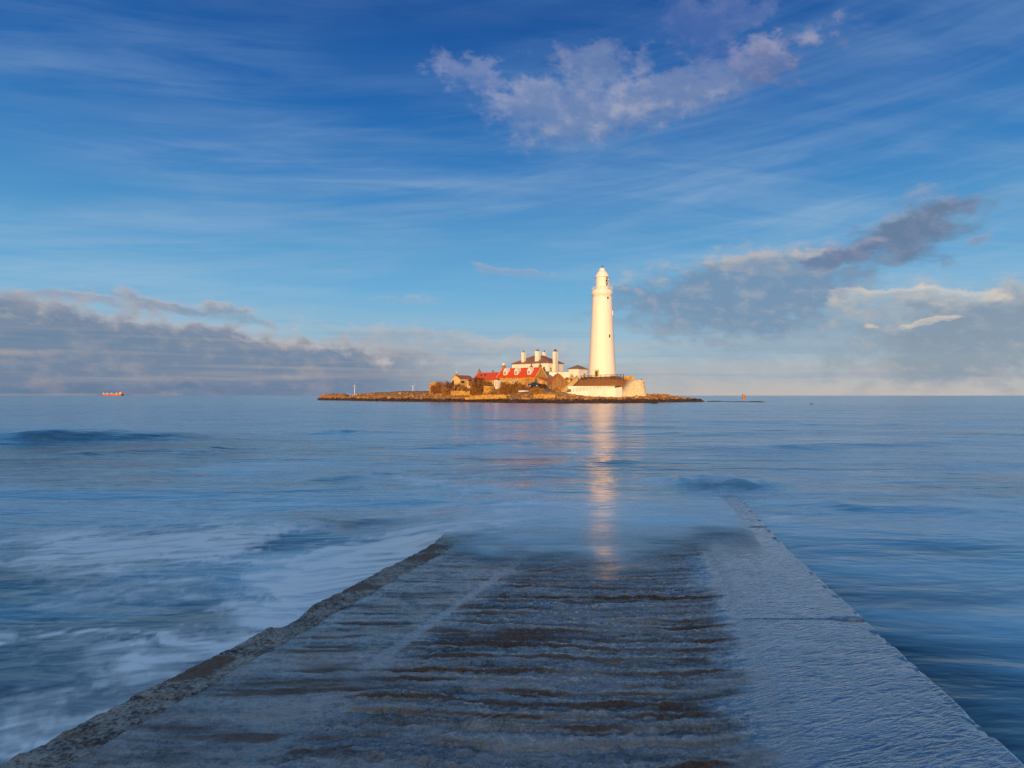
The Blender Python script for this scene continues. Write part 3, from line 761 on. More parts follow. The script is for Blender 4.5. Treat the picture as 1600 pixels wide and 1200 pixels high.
# ------------------------------------------------------------------ the mainland headland behind the camera
def build_headland():
    xs = np.linspace(-1200, 1200, 300); ys = np.concatenate([np.linspace(-25, -110, 60), np.linspace(-115, -900, 30)])
    Yg, Xg = np.meshgrid(ys, xs, indexing='ij')
    d = -Yg + 10 * fbm(Xg / 60, Yg / 60, 301, 3)
    Z = -1.5 + 4 * smooth(d, 25, 50) + 13.2 * smooth(d, 52, 74) + 2.0 * smooth(d, 80, 300) + 1.2 * fbm(Xg / 20, Yg / 20, 302, 4)
    o = grid_mesh('headland', Xg, Yg, Z, M['grassland']); o['kind'] = 'structure'
    if o.data.polygons[0].normal.z < 0: o.data.flip_normals()
build_headland()

# ------------------------------------------------------------------ island terrain
COLS = {
 488: [(270, 640)],
 499: [(276, -1), (280, 621), (284, 620), (290, 620), (298, -1)],
 506: [(272, -1), (276, 620), (281, 617), (290, 617), (298, -1)],
 520: [(262, -1), (267, 620), (273, 615.5), (285, 615.5), (300, -1)],
 538: [(254, -1), (258, 620.5), (266, 615.5), (285, 616), (300, -1)],
 546: [(246, -1), (250, 622), (258, 620), (280, 620), (295, -1)],
 560: [(238, -1), (243, 621.5), (250, 617), (270, 616.5), (290, -1)],
 585: [(226, -1), (232, 621.5), (240, 617), (252, 614), (272, 614), (290, -1)],
 620: [(214, -1), (220, 622), (228, 617.5), (240, 612.5), (268, 612), (290, -1)],
 672: [(203, -1), (208, 623), (214, 618), (220, 612.5), (262, 611), (290, -1)],
 700: [(198, -1), (202, 623), (206, 618), (211, 612), (218, 604), (258, 603), (290, -1)],
 740: [(185, -1), (195, 624), (199, 619.5), (205, 615), (214, 603), (258, 601), (290, -1)],
 765: [(178, -1), (190, 625), (196, 620), (202, 615.5), (212, 603.5), (258, 598), (290, -1)],
 790: [(170, -1), (186, 625.5), (192, 621), (199, 618), (209, 602), (258, 592), (290, -1)],
 822: [(165, -1), (182, 624.5), (188, 620), (196, 614), (207, 602), (258, 590), (290, -1)],
 850: [(163, -1), (180, 623.5), (184, 617), (191, 612), (204, 603.5), (214, 600), (230, 589), (258, 588), (290, -1)],
 868: [(161, -1), (179, 623.5), (184, 617), (192, 613), (204, 608), (214, 600), (230, 589), (258, 588), (290, -1)],
 885: [(160, -1), (178, 624.5), (184, 618), (194, 615), (199, 613.8), (210, 594), (216, 589.5), (258, 588.5), (290, -1)],
 897: [(160, -1), (178, 626), (185, 620.5), (195, 617), (200.0, 616), (202, 605), (208, 594), (213, 589.5), (258, 588.5), (290, -1)],
 925: [(160, -1), (178, 627), (186, 622.5), (196, 619.5), (201.2, 620), (202, 604.5), (208, 592.8), (212, 589), (258, 588.5), (290, -1)],
 965: [(160, -1), (178, 627), (186, 623), (196, 620.5), (202.8, 621), (203.4, 604.5), (208, 592.8), (212, 589), (258, 588.5), (290, -1)],
 980: [(161, -1), (178, 627), (188, 623), (197, 620), (203, 618.5), (206, 605), (211, 594.5), (214, 593), (258, 592), (290, -1)],
 1000: [(163, -1), (180, 626.5), (190, 621), (200, 619), (214, 617), (235, 612), (258, 612), (285, -1)],
 1016: [(167, -1), (182, 625.5), (192, 621.5), (206, 617), (240, 617), (265, -1)],
 1045: [(180, -1), (190, 625), (202, 620), (225, 618.5), (240, 619), (260, -1)],
 1062: [(188, -1), (197, 625.5), (210, 622), (225, 621), (250, -1)],
 1080: [(194, -1), (200, 625.8), (212, 624), (222, 623.5), (240, -1)],
 1100: [(199, -1), (203, 626.8), (209, 626.5), (214, 626.5), (222, -1)],
 1112: [(200, 640)],
}
ck = sorted(COLS)
def terrain_z(X, Y):
    X = np.asarray(X, float); Y = np.asarray(Y, float)
    px = 800 + FPX * X / np.maximum(Y, 1)
    out = np.full(px.shape, -1.2)
    prof = []
    for c in ck:
        ks = COLS[c]; ys, zs = [], []
        for (yy, pp) in ks:
            ys.append(yy); zs.append(-0.35 if pp == -1 else (-1.5 if pp == 640 else CAM_H + (HOR - pp) / FPX * yy))
        ys = [ys[0] - 8] + ys + [ys[-1] + 15]; zs = [-1.6] + zs + [-2.0]
        prof.append(np.interp(Y, ys, zs))
    for i in range(len(ck) - 1):
        sel = (px >= ck[i]) & (px < ck[i + 1])
        t = np.clip((px - ck[i]) / (ck[i + 1] - ck[i]), 0, 1)
        out = np.where(sel, prof[i] * (1 - t) + prof[i + 1] * t, out)
    return out
def build_island():
    # polar-like sheet about the viewer's side so that the shore is finely cut
    px = np.linspace(470, 1150, 620); ys = np.concatenate([np.linspace(150, 216, 260), np.linspace(217, 320, 130)])
    Yg, P = np.meshgrid(ys, px, indexing='ij')
    Xg = (P - 800) / FPX * Yg
    Z = terrain_z(Xg + 0.5 * fbm(Xg * 0.4, Yg * 0.4, 405, 3), Yg + 5.0 * fbm(Xg * 0.16, Yg * 0.1, 406, 4))
    Zraw = terrain_z(Xg, Yg)
    # keep the built-up middle as laid out
    keep = smooth(Zraw, 2.6, 3.4) * smooth(Xg, -28, -22) * smooth(Xg, 44, 40)
    keep = np.maximum(keep, smooth(Xg, 14, 18) * smooth(Xg, 42, 40) * smooth(Yg, 190, 194))
    Z = Z * (1 - keep) + Zraw * keep
    rough = np.where(keep > 0.5, 0.12, 1.0)
    n1 = fbm(Xg * 0.55, Yg * 0.35, 401, 5, 0.6)
    ledge = np.abs(fbm(Xg * 0.9, Yg * 0.5, 402, 4, 0.6))
    st = Z + n1 * 0.9 * rough
    # strata: terraces with a little tilt
    q = 0.35; tl = st + 0.03 * Xg
    terr = (np.floor(tl / q) + smooth(tl / q - np.floor(tl / q), 0.25, 0.6)) * q - 0.03 * Xg
    Z = np.where(Z < 3.2, terr * 0.8 + st * 0.2, st) + (0.45 * ledge - 0.08) * rough
    Z = np.where(Zraw < -1.0, Z - 0.6, Z)
    path = smooth(Xg, 6, 9) * smooth(Xg, 26, 22) * smooth(np.abs(Zraw - np.interp(Xg, [5, 10, 16, 24], [4.9, 4.0, 2.9, 2.0])), 0.7, 0.3) * smooth(Yg, 210, 203)
    o = grid_mesh('island_ground', Xg, Yg, Z, M['island'], {'path': path}); o['kind'] = 'structure'
    if o.data.polygons[0].normal.z < 0: o.data.flip_normals()
build_island()
def gz(X, Y): return float(terrain_z(np.array([X]), np.array([Y]))[0])

# boulders strewn on the shore, too many and too small to tell apart
def boulder_mesh(seed, sub=2):
    import bmesh
    rnd = random.Random(seed)
    bm = bmesh.new(); bmesh.ops.create_icosphere(bm, subdivisions=sub, radius=1)
    offs = [Vector((rnd.uniform(-1, 1), rnd.uniform(-1, 1), rnd.uniform(-1, 1))).normalized() for _ in range(9)]
    lim = [rnd.uniform(0.55, 0.9) for _ in range(9)]
    for v in bm.verts:
        for o_, l in zip(offs, lim):
            d = v.co.dot(o_)
            if d > l: v.co -= o_ * (d - l)
    vs = [v.co.copy() for v in bm.verts]; fs = [[v.index for v in f.verts] for f in bm.faces]; bm.free()
    return vs, fs
BT = [boulder_mesh(i, 1) for i in range(6)]
def boulders():
    mb = MB(); rnd = random.Random(5)
    n = 0
    while n < 2600:
        px = rnd.uniform(500, 1095); Y = rnd.uniform(158, 300)
        X = (px - 800) / FPX * Y
        z = gz(X, Y)
        if not (-0.5 < z < 2.9): continue
        if rnd.random() > math.exp(-max(0, z - 0.7) * 0.9): continue
        if 884 < px < 1012 and Y > 193: continue
        s = rnd.uniform(0.15, 0.75) * (1.4 if rnd.random() < 0.12 else 1)
        vs, fs = BT[rnd.randrange(6)]; rot = Matrix.Rotation(rnd.uniform(0, 6.28), 3, 'Z')
        i = len(mb.v); sc = Vector((s * rnd.uniform(0.8, 1.5), s, s * rnd.uniform(0.4, 0.8)))
        for v in vs:
            q = rot @ Vector((v.x * sc.x, v.y * sc.y, v.z * sc.z)); mb.v.append((q.x + X, q.y + Y, q.z + z + 0.15 * s))
        mb.f += [tuple(i + k for k in f) for f in fs]; mb.sm += [False] * len(fs)
        n += 1
    o = mb.build('shore_boulders', M['island'])
    tag(o, 'loose brown boulders scattered along the whole shoreline of the island', 'boulders', kind='stuff')
boulders()

def rock_thing(px, py, w, h, d, seed, label, group=None):
    Y = CAM_H * 1000 / (py - HOR); X = (px - 800) / FPX * Y
    vs, fs = boulder_mesh(seed, 3)
    mb = MB(); mb.v = [(v.x * w / 2, v.y * d / 2, v.z * h) for v in vs]; mb.f = [tuple(f) for f in fs]; mb.sm = [False] * len(fs)
    o = mb.build('sea_rock', M['island'], loc=(X, Y, 0)); tag(o, label, 'rock', group)
rock_thing(1185, 628.3, 6.5, 0.45, 5, 61, 'long low dark reef slab barely above water, right of the island')
rock_thing(1120, 627.6, 8.5, 0.32, 4, 62, 'flat reef slab awash between the island tip and the orange marker')
rock_thing(1155, 628.2, 8.0, 0.28, 4, 63, 'thin dark reef slab in the water just below the orange marker')
rock_thing(1268, 631.8, 0.9, 0.22, 0.8, 64, 'tiny lone rock in open water far right of the island')
rock_thing(1022, 630.8, 1.8, 0.25, 1.2, 65, 'small flat rock just off the shore below the pale stone bastion')

# ------------------------------------------------------------------ lighthouse
def build_lighthouse():
    Y = 218.0; X, _, zb = at(940.8, 588.5, Y)
    k = Y / FPX
    zz = lambda py: (588.5 - py) * k
    root = empty('lighthouse', (X, Y, zb), 0, 'tall tapering white lighthouse with domed lantern, right of the keepers house', 'lighthouse')
    prof = []
    for py, w in ((590, 44.2), (585, 43.4), (575, 42.0), (560, 40.2), (545, 38.5), (525, 36.3), (505, 34.3), (485, 32.5), (470, 31.0), (463, 30.3)):
        prof.append((w / 2 * k, zz(py)))
    MB().lathe(prof, 72).build('tower_shaft', M['tower'], root)
    c = MB().lathe([(15.15 * k, zz(463)), (15.6 * k, zz(461.6)), (16.4 * k, zz(460)), (17.0 * k, zz(458.8)), (17.0 * k, zz(457.6)), (16.0 * k, zz(456.6)), (15.8 * k, zz(454.5)), (15.2 * k, zz(453.8)), (5 * k, zz(453.6))], 72)
    gal = c.build('gallery', M['tower'], root)
    # gallery railing
    for i in range(20):
        a = 2 * math.pi * i / 20
        p = (15.6 * k * math.cos(a), 15.6 * k * math.sin(a))
        MB().rod((*p, zz(454)), (*p, zz(449)), 0.05, n=5).build('railing_post', M['white'], gal)
    for pz in (449.2, 451.4):
        r = MB(); n = 40
        for i in range(n):
            a, b_ = 2 * math.pi * i / n, 2 * math.pi * (i + 1) / n
            r.rod((15.6 * k * math.cos(a), 15.6 * k * math.sin(a), zz(pz)), (15.6 * k * math.cos(b_), 15.6 * k * math.sin(b_), zz(pz)), 0.04, n=4)
        r.build('handrail', M['white'], gal)
    # lantern room: drum, glazing on the seaward right, blank white panels elsewhere
    MB().lathe([(10.9 * k, zz(454)), (10.9 * k, zz(449)), (10.3 * k, zz(448.4)), (10.3 * k, zz(448))], 48).build('lantern_drum', M['white'], root)
    MB().lathe([(2.2 * k, zz(450)), (2.2 * k, zz(438))], 24).build('lens', M['glass'], root)
    MB().lathe([(10.0 * k, zz(448.2)), (10.0 * k, zz(433.6))], 48, a0=R(-8), a1=R(-64 + 360), cap=False).build('lantern_blank_panel', M['white'], root)
    ga0, ga1 = -66, -6
    g = MB().lathe([(9.8 * k, zz(448.2)), (9.8 * k, zz(433.6))], 16, a0=R(ga0), a1=R(ga1), cap=False).build('glazing', M['glass'], root)
    for s in (1, -1):
        for i in range(-2, 4):
            pts = []
            for t in range(7):
                a = ga0 + (ga1 - ga0) * (((i if s == 1 else i + 1) + s * t / 6 * 1.6) / 2.0)
                pts.append((a, t / 6))
            for (a, t), (a2, t2) in zip(pts, pts[1:]):
                if min(a, a2) < ga0 - 1 or max(a, a2) > ga1 + 1: continue
                r_ = 10.0 * k
                MB().rod((r_ * math.cos(R(a)), r_ * math.sin(R(a)), zz(448.2 - 14.4 * t)), (r_ * math.cos(R(a2)), r_ * math.sin(R(a2)), zz(448.2 - 14.4 * t2)), 0.07, n=4).build('glazing_bar', M['white'], g)
    dome = [(11.4 * k, zz(433.8)), (11.6 * k, zz(433.1)), (10.9 * k, zz(432.4))]
    for i in range(1, 9):
        t = i / 8 * R(62)
        dome.append((5.3 * k + 5.6 * k * math.cos(t) ** 1.0 * (1 - i / 8 * 0.62), zz(432.4) + 8.0 * k * math.sin(t) / math.sin(R(62))))
    dome[-1] = (5.5 * k, zz(424.4))
    dm = MB().lathe(dome, 48).build('dome', M['tower'], root)
    MB().lathe([(5.7 * k, zz(424.4)), (5.7 * k, zz(423.9)), (4.8 * k, zz(423.5)), (4.7 * k, zz(421.5)), (4.0 * k, zz(420)), (2.4 * k, zz(418.9)), (0.5 * k, zz(418.5))], 32).build('cowl', M['tower'], root)
    v = MB().rod((0, 0, zz(418.8)), (0, 0, zz(414.6)), 0.07, n=6); v.box(0.0, 2.6 * k, -0.04, 0.04, zz(416.4), zz(415.0)); v.rod((-1.8 * k, 0, zz(415.6)), (0, 0, zz(415.6)), 0.05, n=4)
    v.build('weather_vane', M['metal_dark'], root)
    # stair windows with hoods: (px, py)
    def prof_r(py):
        h = zz(py)
        for (r0, z0), (r1, z1) in zip(prof, prof[1:]):
            if z0 <= h <= z1: return r0 + (r1 - r0) * (h - z0) / (z1 - z0)
        return prof[-1][0]
    for px, py, hh in ((947.3, 467.5, 3.6), (956.6, 490, 5.5), (949.6, 526.5, 4.6)):
        r_ = prof_r(py); sx = max(-0.97, min(0.97, (px - 940.8) * k / r_)); a = -math.pi / 2 + math.asin(sx)
        w = MB().box(-0.42, 0.42, -0.16, 0.15, -hh / 2 * k - 0.15, hh / 2 * k + 0.15)
        fo = w.build('window_surround', M['tower'], root, loc=(r_ * math.cos(a), r_ * math.sin(a), zz(py)), rz=a + math.pi / 2)
        MB().box(-0.28, 0.28, -0.19, 0.1, -hh / 2 * k, hh / 2 * k).build('pane', M['glass'], fo)
    px, py = 930.3, 583.5; r_ = prof_r(py); a = -math.pi / 2 + math.asin((px - 940.8) * k / r_)
    fo = MB().box(-0.75, 0.75, -0.45, 0.4, -1.1, 1.15).build('doorway', M['cream'], root, loc=(r_ * math.cos(a), r_ * math.sin(a), zz(py)), rz=a + math.pi / 2)
    MB().box(-0.4, 0.4, -0.5, 0.2, -1.1, 0.7).build('door', M['door_green'], fo)
build_lighthouse()

# ------------------------------------------------------------------ buildings
def window(parent, x, z, w, h, y=0.0, face='front', mat='white', bars=True):
    """window in a wall: frame proud by 3 cm, panes set into it"""
    f = MB()
    t = 0.1
    f.box(-w / 2, w / 2, -0.05, 0.12, h - t, h).box(-w / 2, w / 2, -0.09, 0.12, 0, t)
    f.box(-w / 2, -w / 2 + t, -0.05, 0.12, t, h - t).box(w / 2 - t, w / 2, -0.05, 0.12, t, h - t)
    if bars:
        f.box(-0.04, 0.04, -0.04, 0.1, t, h - t).box(-w / 2 + t, -0.04, -0.04, 0.1, h / 2 - 0.04, h / 2 + 0.04).box(0.04, w / 2 - t, -0.04, 0.1, h / 2 - 0.04, h / 2 + 0.04)
    rz = 0 if face == 'front' else (math.pi / 2 if face == 'right' else -math.pi / 2)
    o = f.build('window_frame', M[mat], parent, loc=(x, y, z), rz=rz)
    MB().box(-w / 2 + 0.05, w / 2 - 0.05, -0.02, 0.08, 0.05, h - 0.05).build('window_pane', M['glass'], o)
    return o

def chimney(parent, x, y, z0, z1, w, d, mat, pots=1, capmat='pot', cap=True):
    c = MB().box(x - w / 2, x + w / 2, y - d / 2, y + d / 2, z0, z1)
    if cap: c.box(x - w / 2 - 0.08, x + w / 2 + 0.08, y - d / 2 - 0.08, y + d / 2 + 0.08, z1 + 0.002, z1 + 0.15)
    o = c.build('chimney', M[mat], parent)
    for i in range(pots):
        px_ = x + (i - (pots - 1) / 2) * (w / max(pots, 1)) * 0.8
        MB().lathe([(0.19, z1 + 0.15), (0.16, z1 + 0.75), (0.2, z1 + 0.8)], 10, c=(px_, y, 0)).build('chimney_pot', M[capmat], o)
    return o

def gable_walls(x0, x1, y0, y1, z0, ze, zr):
    m = MB(); ym = (y0 + y1) / 2
    m.face([(x0, y0, z0), (x1, y0, z0), (x1, y0, ze), (x0, y0, ze)])
    m.face([(x1, y1, z0), (x0, y1, z0), (x0, y1, ze), (x1, y1, ze)])
    m.face([(x1, y0, z0), (x1, y1, z0), (x1, y1, ze), (x1, ym, zr), (x1, y0, ze)])
    m.face([(x0, y1, z0), (x0, y0, z0), (x0, y0, ze), (x0, ym, zr), (x0, y1, ze)])
    return m
def gable_roof(x0, x1, y0, y1, ze, zr, ov=0.25, t=0.14):
    m = MB(); ym = (y0 + y1) / 2; s = (zr - ze) / (ym - y0)
    for sg in (1, -1):
        ya = (y0 - ov) if sg == 1 else (y1 + ov)
        za = ze - ov * s
        pts = [(x0 - 0.12, ya, za + 0.02), (x1 + 0.12, ya, za + 0.02), (x1 + 0.12, ym, zr + 0.02), (x0 - 0.12, ym, zr + 0.02)]
        if sg == -1: pts = pts[::-1]
        up = [(p[0], p[1], p[2] + t) for p in pts]
        m.face(up); m.face(pts[::-1])
        for i in range(4):
            m.face([pts[i], pts[(i + 1) % 4], up[(i + 1) % 4], up[i]])
    return m
def hip_roof(x0, x1, y0, y1, ze, zr, rx0, rx1, ov=0.35):
    m = MB(); ym = (y0 + y1) / 2
    a, b_, c, d = (x0 - ov, y0 - ov, ze), (x1 + ov, y0 - ov, ze), (x1 + ov, y1 + ov, ze), (x0 - ov, y1 + ov, ze)
    e, f = (rx0, ym, zr), (rx1, ym, zr)
    lo = [(p[0], p[1], ze - 0.15) for p in (a, b_, c, d)]
    if abs(rx0 - rx1) < 1e-6:
        m.face([a, b_, e]).face([b_, c, e]).face([c, d, e]).face([d, a, e])
    else:
        m.face([a, b_, f, e]).face([b_, c, f]).face([c, d, e, f]).face([d, a, e])
    m.face(lo[::-1])
    up = (a, b_, c, d)
    for i in range(4): m.face([lo[i], lo[(i + 1) % 4], up[(i + 1) % 4], up[i]])
    return m

# front-left faces of the village look 39 degrees left of the viewer
TH = -39
c39, s39 = math.cos(R(39)), math.sin(R(39))

def cottage():
    Y = 208.0; X, _, zb = at(836.5, 603, Y); k = FPX / Y
    L = 57 / k / c39 * 1.08; W = 19.5 / k / s39
    root = empty('stone_cottage', (X, Y, zb), R(TH), 'stone cottage with bright red roof and three white dormers', 'cottage')
    ze = (603 - 588.5) / k; zr = (603 - 573.8) / k
    gable_walls(-L, 0, 0, W, -1.5, ze, zr).build('wall', M['yellow_stone'], root)
    gable_roof(-L, 0, 0, W, ze, zr).build('roof', M['red_tile'], root)
    for xg in (0.14, -L - 0.14):        # pale verge coping on both gables
        cp = MB()
        for ya in (-.15, W + .15):
            cp.rod((xg, ya, ze - 0.02), (xg, W / 2, zr + 0.14), 0.14, n=4)
        cp.build('gable_coping', M['cream'], root)
    o = chimney(root, -L + 0.5, W / 2, zr - 1.0, zr + 1.0, 1.0, 0.8, 'dark_stone', 0)
    MB().box(-L + 0.1, -L + 0.9, W / 2 - 0.35, W / 2 + 0.35, zr + 1.2, zr + 1.9).build('chimney_cap', M['white'], o)
    chimney(root, -L * 0.245, W / 2, zr - 0.6, zr + 0.55, 0.8, 0.8, 'dark_stone', 1)
    chimney(root, -0.45, W / 2, zr - 0.8, zr + 0.75, 0.8, 0.8, 'dark_stone', 1)
    pitch = (zr - ze) / (W / 2)
    for px in (790, 806.5, 825.3):
        x = -L * (836 - px) / 57
        d = MB()
        z0 = ze + 0.75; yf = 0.75 / pitch - 0.12; zw = z0 + 1.45; za = zw + 0.95; hw = 0.72
        yb1 = (zw - ze) / pitch + 0.1; yb2 = (za - ze) / pitch + 0.1
        d.face([(x - hw, yf, z0), (x + hw, yf, z0), (x + hw, yf, zw), (x, yf, za), (x - hw, yf, zw)])
        d.face([(x + hw, yf, z0), (x + hw, yb1, zw), (x + hw, yf, zw)]); d.face([(x - hw, yf, z0), (x - hw, yf, zw), (x - hw, yb1, zw)])
        do = d.build('dormer', M['white'], root)
        r = MB(); e = 0.16
        for sg in (1, -1):
            p = [(x + sg * (hw + e), yf - 0.12, zw - e * 1.2), (x + sg * (hw + e), yb1, zw - e * 1.2), (x, yb2 + 0.1, za + 0.05), (x, yf - 0.12, za + 0.05)]
            if sg == -1: p = p[::-1]
            r.face(p); r.face([(q[0], q[1], q[2] - 0.1) for q in p][::-1])
        r.build('dormer_roof', M['white'], do)
        window(do, x, z0 + 0.25, 0.9, 1.15, y=yf - 0.03)
    for px, w, h, z in ((786.5, 0.9, 1.1, 0.9), (796.5, 0.9, 1.1, 0.95), (804, 1.1, 0.9, 1.0), (811, 0.9, 1.3, 0.9), (826, 0.9, 1.1, 1.0)):
        window(root, -L * (836 - px) / 57, z, w, h)
    dr = MB().box(-L + 0.35, -L + 1.35, -0.06, 0.1, 0.3, 2.6).build('door', M['door_green'], root)
    w = window(root, 0, ze + 0.6, 0.7, 1.3, y=W / 2 + 0.6, face='right', mat='cream')
cottage()

def red_range():
    Y = 218.5; X, _, zb = at(781.5, 603.5, Y); k = FPX / Y
    L = 40 / k / c39 * 1.14; W = 6.2
    root = empty('low_stone_house', (X, Y, zb), R(TH), 'long low house with plain red tiled roof left of the dormer cottage', 'house')
    ze = (604 - 593.5) / k; zr = (604 - 582) / k
    gable_walls(-L, 0, 0, W, -1.5, ze, zr).build('wall', M['yellow_stone'], root)
    gable_roof(-L, 0, 0, W, ze, zr).build('roof', M['red_tile'], root)
    chimney(root, -L + 0.5, W / 2, zr - 0.8, zr + 0.7, 0.9, 0.8, 'dark_stone', 1)
    chimney(root, -L * 0.46, W / 2, zr - 0.4, zr + 0.2, 0.7, 0.5, 'dark_stone', 1)
    pitch = (zr - ze) / (W / 2)
    for f_ in (0.80, 0.66):
        x = -L * f_; y = W / 2 * 0.62; z = ze + y * pitch + 0.17
        sk = MB().hexa([(x - 0.35, y - 0.35), (x + 0.35, y - 0.35), (x + 0.35, y + 0.35), (x - 0.35, y + 0.35)],
                       [z - 0.35 * pitch, z - 0.35 * pitch, z + 0.35 * pitch, z + 0.35 * pitch], [z + 0.07 - 0.35 * pitch] * 2 + [z + 0.07 + 0.35 * pitch] * 2)
        sk.build('skylight', M['glass'], root)
    MB().box(-1.6, -0.6, -0.06, 0.1, 0.2, 2.2).build('door', M['white'], root)
    window(root, -3.1, 0.8, 0.9, 1.0); window(root, -6.0, 0.8, 0.9, 1.0)
red_range()

def white_annex():
    Y = 206.6; X, _, zb = at(776.8, 604, Y)
    root = empty('white_porch', (X, Y, zb), R(TH), 'small white flat-topped porch between the two red roofed houses', 'porch')
    MB().box(-1.3, 0, 0, 1.6, -1.2, 2.1).build('wall', M['white'], root)
    MB().box(-1.42, 0.12, -0.12, 1.72, 2.103, 2.22).build('roof', M['slate'], root)
    MB().box(-0.95, -0.25, -0.05, 0.1, 0.05, 1.85).build('door', M['cream'], root)
white_annex()

def beige_house():
    Y = 214.0; X, _, zb = at(718.5, 602, Y); k = FPX / Y
    root = empty('beige_outbuilding', (X, Y, zb), R(51), 'small beige gabled building with weathered pink roof at the left end', 'building')
    W = 14 / k / c39; L = 20 / k / s39
    ze = (602 - 592) / k; zr = (602 - 588) / k + 0.35
    gable_walls(0, L, 0, W, -1.6, ze, zr).build('wall', M['cream'], root)
    gable_roof(0, L, 0, W, ze, zr, 0.15, 0.1).build('roof', M['pink_tile'], root)
    o = chimney(root, 0.35, W / 2, zr - 0.4, zr + 0.45, 0.6, 0.6, 'dark_stone', 0)
    MB().lathe([(0.2, zr + 0.6), (0.14, zr + 1.3)], 8, c=(0.35, W / 2, 0)).build('chimney_pot', M['white'], o)
    # openings
    d = MB().box(-0.05, 0.1, W - 1.1, W - 0.35, 0.3, 1.7).build('door', M['door_green'], root)
    window(root, 1.4, 0.75, 1.6, 0.75, bars=False, mat='timber')
    a = empty('slate_annex', at(736.5, 603, 211.5), R(51), 'little lean-to with grey slate roof against the beige building', 'lean-to')
    MB().hexa([(0, 0), (2.2, 0), (2.2, 2.0), (0, 2.0)], -1.2, [1.25, 1.25, 1.85, 1.85]).build('wall', M['cream'], a)
    MB().hexa([(-0.15, -0.15), (2.35, -0.15), (2.35, 2.1), (-0.15, 2.1)], [1.24, 1.24, 1.9, 1.9], [1.36, 1.36, 2.02, 2.02]).build('roof', M['slate'], a)
beige_house()

def keepers_house():
    Y = 222.0; X, _, zb = at(857, 592, Y); k = FPX / Y
    L = 54 / k / c39 * 1.05; W = 25 / k / s39 * 1.0
    root = empty('keepers_house', (X, Y, zb), R(TH), 'large white two storey house with brown hipped roof and tall chimneys', 'house')
    ze = (592 - 566.6) / k; zr = (592 - 554) / k
    MB().box(-L, 0, 0, W, -1.5, ze - 0.16).build('wall', M['white'], root)
    hip_roof(-L, 0, 0, W, ze, zr, -L * 0.62, -L * 0.34).build('roof', M['brown_slate'], root)
    # ridge tiles, redder than the slates
    ym = W / 2
    rt = MB().rod((-L * 0.62, ym, zr + 0.03), (-L * 0.34, ym, zr + 0.03), 0.13, n=6)
    for p, q in (((0.3, -0.3, ze), (-L * 0.34, ym, zr)), ((0.3, W + 0.3, ze), (-L * 0.34, ym, zr)), ((-L - 0.3, -0.3, ze), (-L * 0.62, ym, zr))):
        rt.rod((p[0], p[1], p[2] + 0.05), (q[0], q[1], q[2] + 0.05), 0.12, n=6)
    rt.build('ridge_tiles', M['pink_tile'], root)
    for px, pt, pb, w, y, pots in ((818.3, 551.5, 567, 5.3 / k, 1.2, 1), (840.3, 549.5, 566, 1.45, 1.6, 2), (850.5, 551.0, 560, 1.0, W - 2.0, 1)):
        # solve local x so that the stack stands where it shows
        wx = (px - 800) / FPX
        # world: X + x*c + y*s ; depth Y - x*s + y*c   (rotation by -39)
        x = (wx * (Y + y * c39) - X - y * s39) / (c39 + wx * s39)
        dep = Y - x * s39 + y * c39
        zt_ = CAM_H + (HOR - pt) / FPX * dep - zb; zb_ = CAM_H + (HOR - pb - 2) / FPX * dep - zb
        chimney(root, x, y, zb_ - 0.5, zt_, w, w, 'white', pots)
    # the great external stack on the right-hand wall
    y = 3.4
    zt_ = (592 - 548.8) / k
    o = chimney(root, 0.55, y, -1.2, zt_, 1.1, 1.75, 'white', 0, cap=False)
    MB().box(0.0, 1.1, y - 0.9, y + 0.9, zt_ + 0.002, zt_ + 0.22).build('chimney_crown', M['dark_stone'], o)
    for i in (-0.5, 0, 0.5):
        MB().lathe([(0.2, zt_ + 0.22), (0.17, zt_ + 0.8)], 10, c=(0.55, y + i, 0)).build('chimney_pot', M['pot'], o)
    MB().rod((0.14, 5.15, -1), (0.14, 5.15, ze - 0.2), 0.09).build('drainpipe', M['metal_dark'], root)
    window(root, -1.9, ze - 3.3, 1.0, 2.0); window(root, -6, ze - 3.3, 1.0, 1.9); window(root, -10, ze - 3.3, 1.0, 1.9)
    window(root, 0, ze - 3.2, 0.9, 1.6, y=1.4, face='right', mat='cream')
keepers_house()

def slate_roofed_wing():
    Y = 213.0; X, _, zb = at(857, 603, Y); k = FPX / Y
    root = empty('slate_roofed_wing', (X, Y, zb), R(51), 'low wing with pale blue-grey slate roof behind the dormer cottage', 'building')
    ze = (603 - 590.5) / k; zr = (603 - 580.0) / k
    gable_walls(0, 5.0, 0, 5.5, -1, ze, zr).build('wall', M['dark_stone'], root)
    gable_roof(0, 5.0, 0, 5.5, ze, zr, 0.1, 0.1).build('roof', M['slate'], root)
slate_roofed_wing()

def link_wall():
    Y = 216.0
    x0, _, z1 = at(858, 581.2, Y); x1 = at(893, 581, Y)[0]
    o = MB().box(0, x1 - x0, 0, 0.45, 0, z1 - 7.0)
    root = empty('white_yard_wall', (x0, Y, 7.0), 0, 'long white yard wall with thin dark coping between house and tower', 'wall')
    o.build('wall', M['white'], root)
    MB().box(-0.1, x1 - x0 + 0.1, -0.08, 0.53, z1 - 6.998, z1 - 6.86).build('coping', M['slate'], root)
link_wall()

